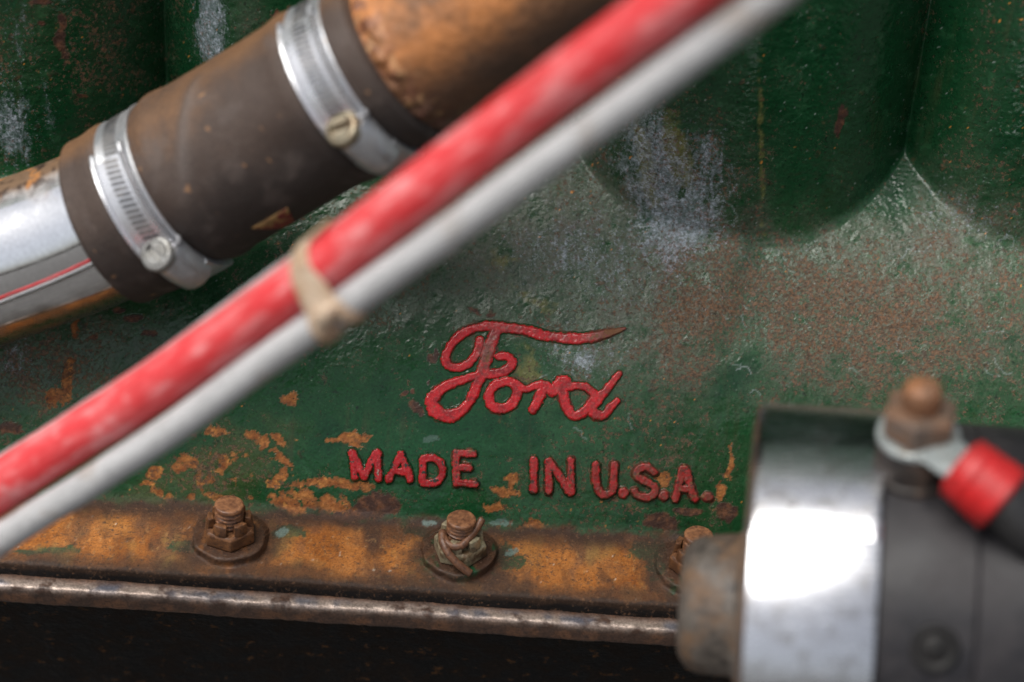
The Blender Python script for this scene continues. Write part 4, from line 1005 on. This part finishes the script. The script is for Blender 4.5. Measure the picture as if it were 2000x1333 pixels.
def tie_loop(shift, tilt, r_extra):
    """tight wrap: outer hull of the three rods in a tilted plane across the bundle"""
    org = P(622, 532, 172) + bd * shift
    pts2 = []
    for pth, r_ in RODS_AT:
        k = np.argmin(np.abs((pth - org) @ bd)); c = pth[k] - org
        x0, y0 = c @ b1_, c @ b2_
        for a in np.linspace(0, 2 * np.pi, 40, endpoint=False): pts2.append((x0 + (r_ + r_extra) * math.cos(a), y0 + (r_ + r_extra) * math.sin(a)))
    pts2 = sorted(set((round(a, 4), round(b, 4)) for a, b in pts2))
    def half(ps):
        h = []
        for p in ps:
            while len(h) >= 2 and (h[-1][0] - h[-2][0]) * (p[1] - h[-2][1]) - (h[-1][1] - h[-2][1]) * (p[0] - h[-2][0]) <= 0: h.pop()
            h.append(p)
        return h[:-1]
    hull = np.array(half(pts2) + half(pts2[::-1])); hull = np.vstack([hull, hull[:1]])
    L = np.concatenate([[0], np.cumsum(np.hypot(*np.diff(hull, axis=0).T))]); q = np.linspace(0, L[-1], 121)[:-1]
    hx, hy = np.interp(q, L, hull[:, 0]), np.interp(q, L, hull[:, 1])
    return np.stack([org + b1_ * a + b2_ * b + bd * (tilt * b) for a, b in zip(hx, hy)])
def strap(name, loop_, w, th, seed):
    n_ = len(loop_); cen = loop_.mean(0)
    t_ = np.roll(loop_, -1, 0) - np.roll(loop_, 1, 0); t_ /= np.linalg.norm(t_, axis=1)[:, None]
    out = np.cross(t_, bd); out *= np.sign(((loop_ - cen) * out).sum(1))[:, None]; out /= np.linalg.norm(out, axis=1)[:, None]
    sec = [(math.copysign(abs(math.cos(a)) ** 0.6, math.cos(a)) * w / 2, (math.copysign(abs(math.sin(a)) ** 0.8, math.sin(a)) + 0.6) * th) for a in np.linspace(0, 2 * np.pi, 16, endpoint=False)]
    v = np.array([[loop_[i] + bd * a + out[i] * b for a, b in sec] for i in range(n_)])
    f = []
    for i in range(n_):
        for j in range(16): f.append([i * 16 + j, i * 16 + (j + 1) % 16, ((i + 1) % n_) * 16 + (j + 1) % 16, ((i + 1) % n_) * 16 + j])
    me = mesh_np(name, v.reshape(-1, 3), f); fix_normals(me); jitter(me, 0.5, 0.12); return link(name, me, M_tie, tie)
strap('strap', tie_loop(0, -0.30, 0.05), 8.6, 0.8, 1)
strap('strap', tie_loop(3.0, 0.10, 0.5), 4.6, 0.7, 2)
kn = P(640, 612, 184)
v, f = lathe([(-5, 0), (-4.6, 1.8), (-2.5, 3.2), (0, 3.7), (2.5, 3.1), (4.6, 1.7), (5, 0)], kn, bd, EN, 24); me = mesh_np('knot', v, f); fix_normals(me); jitter(me, 1.1, 0.12); link('knot', me, M_tie, tie)

# ------------------------------------------------------------------ starter motor
st_c = P(1580, 1195, 104)
AXS = EU * 0.9915 + EN * 0.13
starter = empty('starter_motor', st_c - np.array([0, 0, 72.0]), 'starter motor with polished cover band, black case and rusty end cap', 'starter motor')
def xs_px(px):
    lo, hi = -150.0, 400.0
    for _ in range(50):
        mid = 0.5 * (lo + hi); p = st_c + AXS * mid + (EN * 0.9915 - EU * 0.13) * 66 - np.array([0, 0, BASE_Z])
        if px_of(p @ EU, p @ EV, p @ EN)[0] < px: lo = mid
        else: hi = mid
    return lo
def turned(name, prof, mat, parent, seg=120, amp=0.0, sc=0.1, sharp=30):
    v, f = lathe(prof, st_c, AXS, EN, seg); me = mesh_np(name, v, f); fix_normals(me)
    if amp: jitter(me, amp, sc)
    auto_sharp(me, sharp); return link(name, me, mat, parent)
M_cap = worn('rusty_end_cap', (0.10, 0.085, 0.072), (0.125, 0.075, 0.043), (0.035, 0.03, 0.027), scale=70, thr=(0.45, 0.62), thr3=(0.52, 0.66), rough=(0.5, 0.7), bump=0.5, bscale=400, bdist=0.0006)
M_case = worn('black_case_paint', (0.013, 0.0125, 0.015), (0.022, 0.020, 0.022), (0.05, 0.045, 0.042), scale=60, thr3=(0.64, 0.78), rough=(0.42, 0.55), bump=0.25, bscale=300, spec=0.3)
M_plate = worn('dark_end_plate', (0.05, 0.035, 0.028), (0.10, 0.055, 0.03), None, scale=90, rough=(0.5, 0.7), bump=0.3)
m, ntx, bs = new_mat('polished_cover_band'); bs.inputs['Metallic'].default_value = 1.0; bs.inputs['Base Color'].default_value = (0.78, 0.79, 0.81, 1)
tcx = ntx.nodes.new('ShaderNodeTexCoord').outputs['Object']
mpb = ntx.nodes.new('ShaderNodeMapping'); mpb.inputs['Scale'].default_value = (0.25, 3, 3); ntx.links.new(tcx, mpb.inputs[0])
ntx.links.new(math_n(ntx, 'ADD', mrange(ntx, tex_noise(ntx, tcx, 40, 4), 0.3, 0.75, 0.15, 0.28), mrange(ntx, tex_noise(ntx, mpb.outputs[0], 300, 6, 0.7), 0.55, 0.75, 0.0, 0.3)), bs.inputs['Roughness'])
ntx.links.new(mix_col(ntx, mrange(ntx, tex_noise(ntx, tcx, 160, 6, 0.7), 0.50, 0.68, 0, 1), (0.62, 0.63, 0.66), (0.36, 0.345, 0.33)), bs.inputs['Base Color'])
bb = ntx.nodes.new('ShaderNodeBump'); bb.inputs['Strength'].default_value = 0.06; bb.inputs['Distance'].default_value = 0.001; ntx.links.new(tex_noise(ntx, tcx, 25, 2), bb.inputs['Height']); ntx.links.new(bb.outputs[0], bs.inputs['Normal'])
M_band = m
x = xs_px
cap_p = [(x(1306), 0), (x(1306), 10)] + [(x(1306) + 9 * (1 - math.cos(a)), 15 + 9 * math.sin(a)) for a in np.linspace(0, math.pi / 2, 8)] + [(x(1420), 24.5), (x(1432), 26), (x(1440), 29), (x(1443), 32)]
turned('end_cap', cap_p, M_cap, starter, 96, 0.9, 0.06)
turned('end_plate', [(x(1441), 30), (x(1441), 66), (x(1444), 69.4), (x(1451), 69.8), (x(1453), 66)], M_plate, starter)
turned('cover_band', [(x(1452), 66), (x(1452), 69.8), (x(1454), 70.6), (x(1458), 71.0), (x(1470), 71.1), (x(1580), 71.2), (x(1692), 71.1), (x(1704), 71.0), (x(1708), 70.6), (x(1710), 69.8), (x(1710), 66)], M_band, starter, 160)
turned('case', [(x(1711), 64), (x(1711), 67.6), (x(1713), 68.2), (x(1740), 68.4), (x(1900), 68.4), (x(1904), 67.6), (x(1908), 68.4), (x(2500), 68.4), (x(2500), 10)], M_case, starter, 160)
ENS = ENS_ = EN * 0.9915 - EU * 0.13
ph_ = np.linspace(math.radians(25.5), math.radians(-150), 120); ov = []
for (hx, rr) in ((x(1453), 70.9), (x(1455), 71.9), (x(1462), 72.2), (x(1700), 72.2), (x(1707), 71.9), (x(1709), 70.9), (x(1700), 70.5), (x(1462), 70.5)):
    ov.append([st_c + AXS * hx + (EV * math.sin(a) + ENS_ * math.cos(a)) * rr for a in ph_])
ov = np.array(ov).transpose(1, 0, 2); fl = []
for i in range(119):
    for j in range(8): fl.append([i * 8 + j, i * 8 + (j + 1) % 8, (i + 1) * 8 + (j + 1) % 8, (i + 1) * 8 + j])
fl += [list(range(8)), [119 * 8 + j for j in range(8)][::-1]]
me = mesh_np('band_overlap', ov.reshape(-1, 3), fl); fix_normals(me); auto_sharp(me, 40); link('band_overlap', me, M_band, starter)
def on_case(px, th, r): 
    a = math.radians(th); return st_c + AXS * x(px) + (EV * math.sin(a) + ENS * math.cos(a)) * r, (EV * math.sin(a) + ENS * math.cos(a))
M_scr = worn('black_screw', (0.006, 0.006, 0.006), (0.012, 0.011, 0.011), None, scale=200, rough=(0.5, 0.6), bump=0.1, spec=0.25)
# a round-headed screw on the case
p0, ax = on_case(1826, -1, 67.6)
v, f = lathe([(0, 8.0), (1.2, 7.8), (1.6, 7.0), (1.5, 5.6), (0.9, 5.0), (0.9, 4.0), (1.6, 3.4), (1.9, 2.0), (2.0, 0)], p0, ax, EU, 40); me = mesh_np('case_screw', v, f); fix_normals(me); link('case_screw', me, M_scr, starter)
# terminal post
p0, ax = on_case(1772, 53, 66.0)
v, f = lathe([(0, 15), (3, 15), (3.5, 13.4), (13, 13.0), (14, 12.4), (14, 5)], p0, ax, EU, 48)
M_ins = worn('black_insulator', (0.02, 0.017, 0.016), (0.07, 0.045, 0.032), None, scale=90, rough=(0.4, 0.6), bump=0.2)
term = link('terminal_insulator', mesh_np('terminal_insulator', v, f), M_ins, starter); fix_normals(term.data); auto_sharp(term.data)
M_rnut = worn('terminal_rust', (0.10, 0.07, 0.052), (0.15, 0.08, 0.045), (0.06, 0.05, 0.045), scale=130, rough=(0.45, 0.65), bump=0.4)
hexp = lambda r: r
bm = bmesh.new(); e1 = EU; e2 = np.cross(ax, e1)
def hexring(r, h): return [bm.verts.new(tuple((p0 + ax * h + r * (math.cos(k * math.pi / 3 + 0.3) * e1 + math.sin(k * math.pi / 3 + 0.3) * e2)) * MM)) for k in range(6)]
rg = [hexring(11.6, 16.6), hexring(12.4, 17.4), hexring(12.4, 25.6), hexring(11.2, 26.8), hexring(5, 27.0)]
for a, b in zip(rg[:-1], rg[1:]):
    for k in range(6): bm.faces.new((a[k], a[(k + 1) % 6], b[(k + 1) % 6], b[k]))
bm.faces.new(rg[0][::-1]); bm.faces.new(rg[-1]); bmesh.ops.recalc_face_normals(bm, faces=bm.faces)
me = bpy.data.meshes.new('terminal_nut'); bm.to_mesh(me); bm.free(); link('terminal_nut', me, M_rnut, starter)
M_rtop = worn('stud_rust_bright', (0.24, 0.105, 0.045), (0.15, 0.075, 0.04), None, scale=130, rough=(0.5, 0.65), bump=0.3)
v, f = lathe([(20, 6.2), (33.5, 6.2), (35.0, 5.6), (36.0, 4.0), (36.3, 0)], p0, ax, EU, 32); me = mesh_np('terminal_stud', v, f); fix_normals(me); link('terminal_stud', me, M_rtop, starter)

# battery cable on the terminal
cab = empty('battery_cable', p0 + ax * 15, 'battery cable with pale lug and red sleeve bolted to the starter terminal', 'cable')
M_lug = worn('tinned_lug', (0.36, 0.40, 0.40), (0.24, 0.27, 0.27), (0.25, 0.2, 0.15), scale=120, rough=(0.4, 0.55), metal=(0.4, 0.3), bump=0.2)
v, f = lathe([(14.1, 4), (14.1, 12.9), (14.5, 13.4), (16.4, 13.4), (16.8, 12.9), (16.8, 4)], p0, ax, EU, 48); me = mesh_np('lug_ring', v, f); fix_normals(me); auto_sharp(me); link('lug_ring', me, M_lug, cab)
lc = p0 + ax * 15.8
q1 = P(1868, 905, 172); q2 = P(1900, 930, 174); q3 = P(1962, 980, 176); q4 = P(2030, 1055, 172); q5 = P(2160, 1210, 150)
path, _ = spline([lc + 0.35 * (q1 - lc), lc + 0.7 * (q1 - lc), q1, q2], 30)
t_, a_, b_ = frames(path, ax); ph = np.arange(24) * 2 * np.pi / 24
wv = np.linspace(1.25, 0.9, 30)
v = path[:, None, :] + (1.7 + 5.0 * sstep(0.5, 1.0, np.linspace(0, 1, 30)))[:, None, None] * np.cos(ph)[None, :, None] * a_[:, None, :] + (wv * 7.6)[:, None, None] * np.sin(ph)[None, :, None] * b_[:, None, :]
fl = grid_faces(30, 24, True).tolist(); fl += [list(range(24)), [29 * 24 + i for i in range(24)][::-1]]
me = mesh_np('lug_tongue', v.reshape(-1, 3), fl); fix_normals(me); link('lug_tongue', me, M_lug, cab)
path, _ = spline([q1 + 0.15 * (q2 - q1), q2, 0.5 * (q2 + q3), q3], 30)
v, f, _ = tube(path, np.concatenate([[8.4, 9.4], np.linspace(10.6, 11.6, 26) + 0.25 * np.sin(np.arange(26) * 1.1), [10.5, 9.8]]), 40)
M_sleeve = worn('red_cable_sleeve', (0.46, 0.009, 0.010), (0.36, 0.010, 0.011), (0.16, 0.02, 0.018), scale=60, rough=(0.4, 0.5), bump=0.1)
me = mesh_np('red_sleeve', v, f); fix_normals(me); link('red_sleeve', me, M_sleeve, cab)
path, _ = spline([0.3 * q2 + 0.7 * q3, q3, q4, q5], 40); v, f, _ = tube(path, 9.0, 40)
M_jacket = worn('black_cable_jacket', (0.014, 0.014, 0.015), (0.025, 0.024, 0.024), None, scale=60, rough=(0.45, 0.55), bump=0.1)
me = mesh_np('cable_jacket', v, f); fix_normals(me); link('cable_jacket', me, M_jacket, cab)

# ------------------------------------------------------------------ ground far below
M_ground = worn('dark_gravel_ground', (0.06, 0.057, 0.054), (0.10, 0.095, 0.09), (0.04, 0.038, 0.037), scale=30, rough=(0.75, 0.9), bump=0.8, bscale=90, bdist=0.004)
xs3 = np.linspace(-30000, 30000, 25); gx, gy = np.meshgrid(xs3, xs3)
o = link('ground', mesh_np('ground', np.stack([gx, gy, gx * 0], -1).reshape(-1, 3), grid_faces(25, 25)), M_ground); o['kind'] = 'structure'
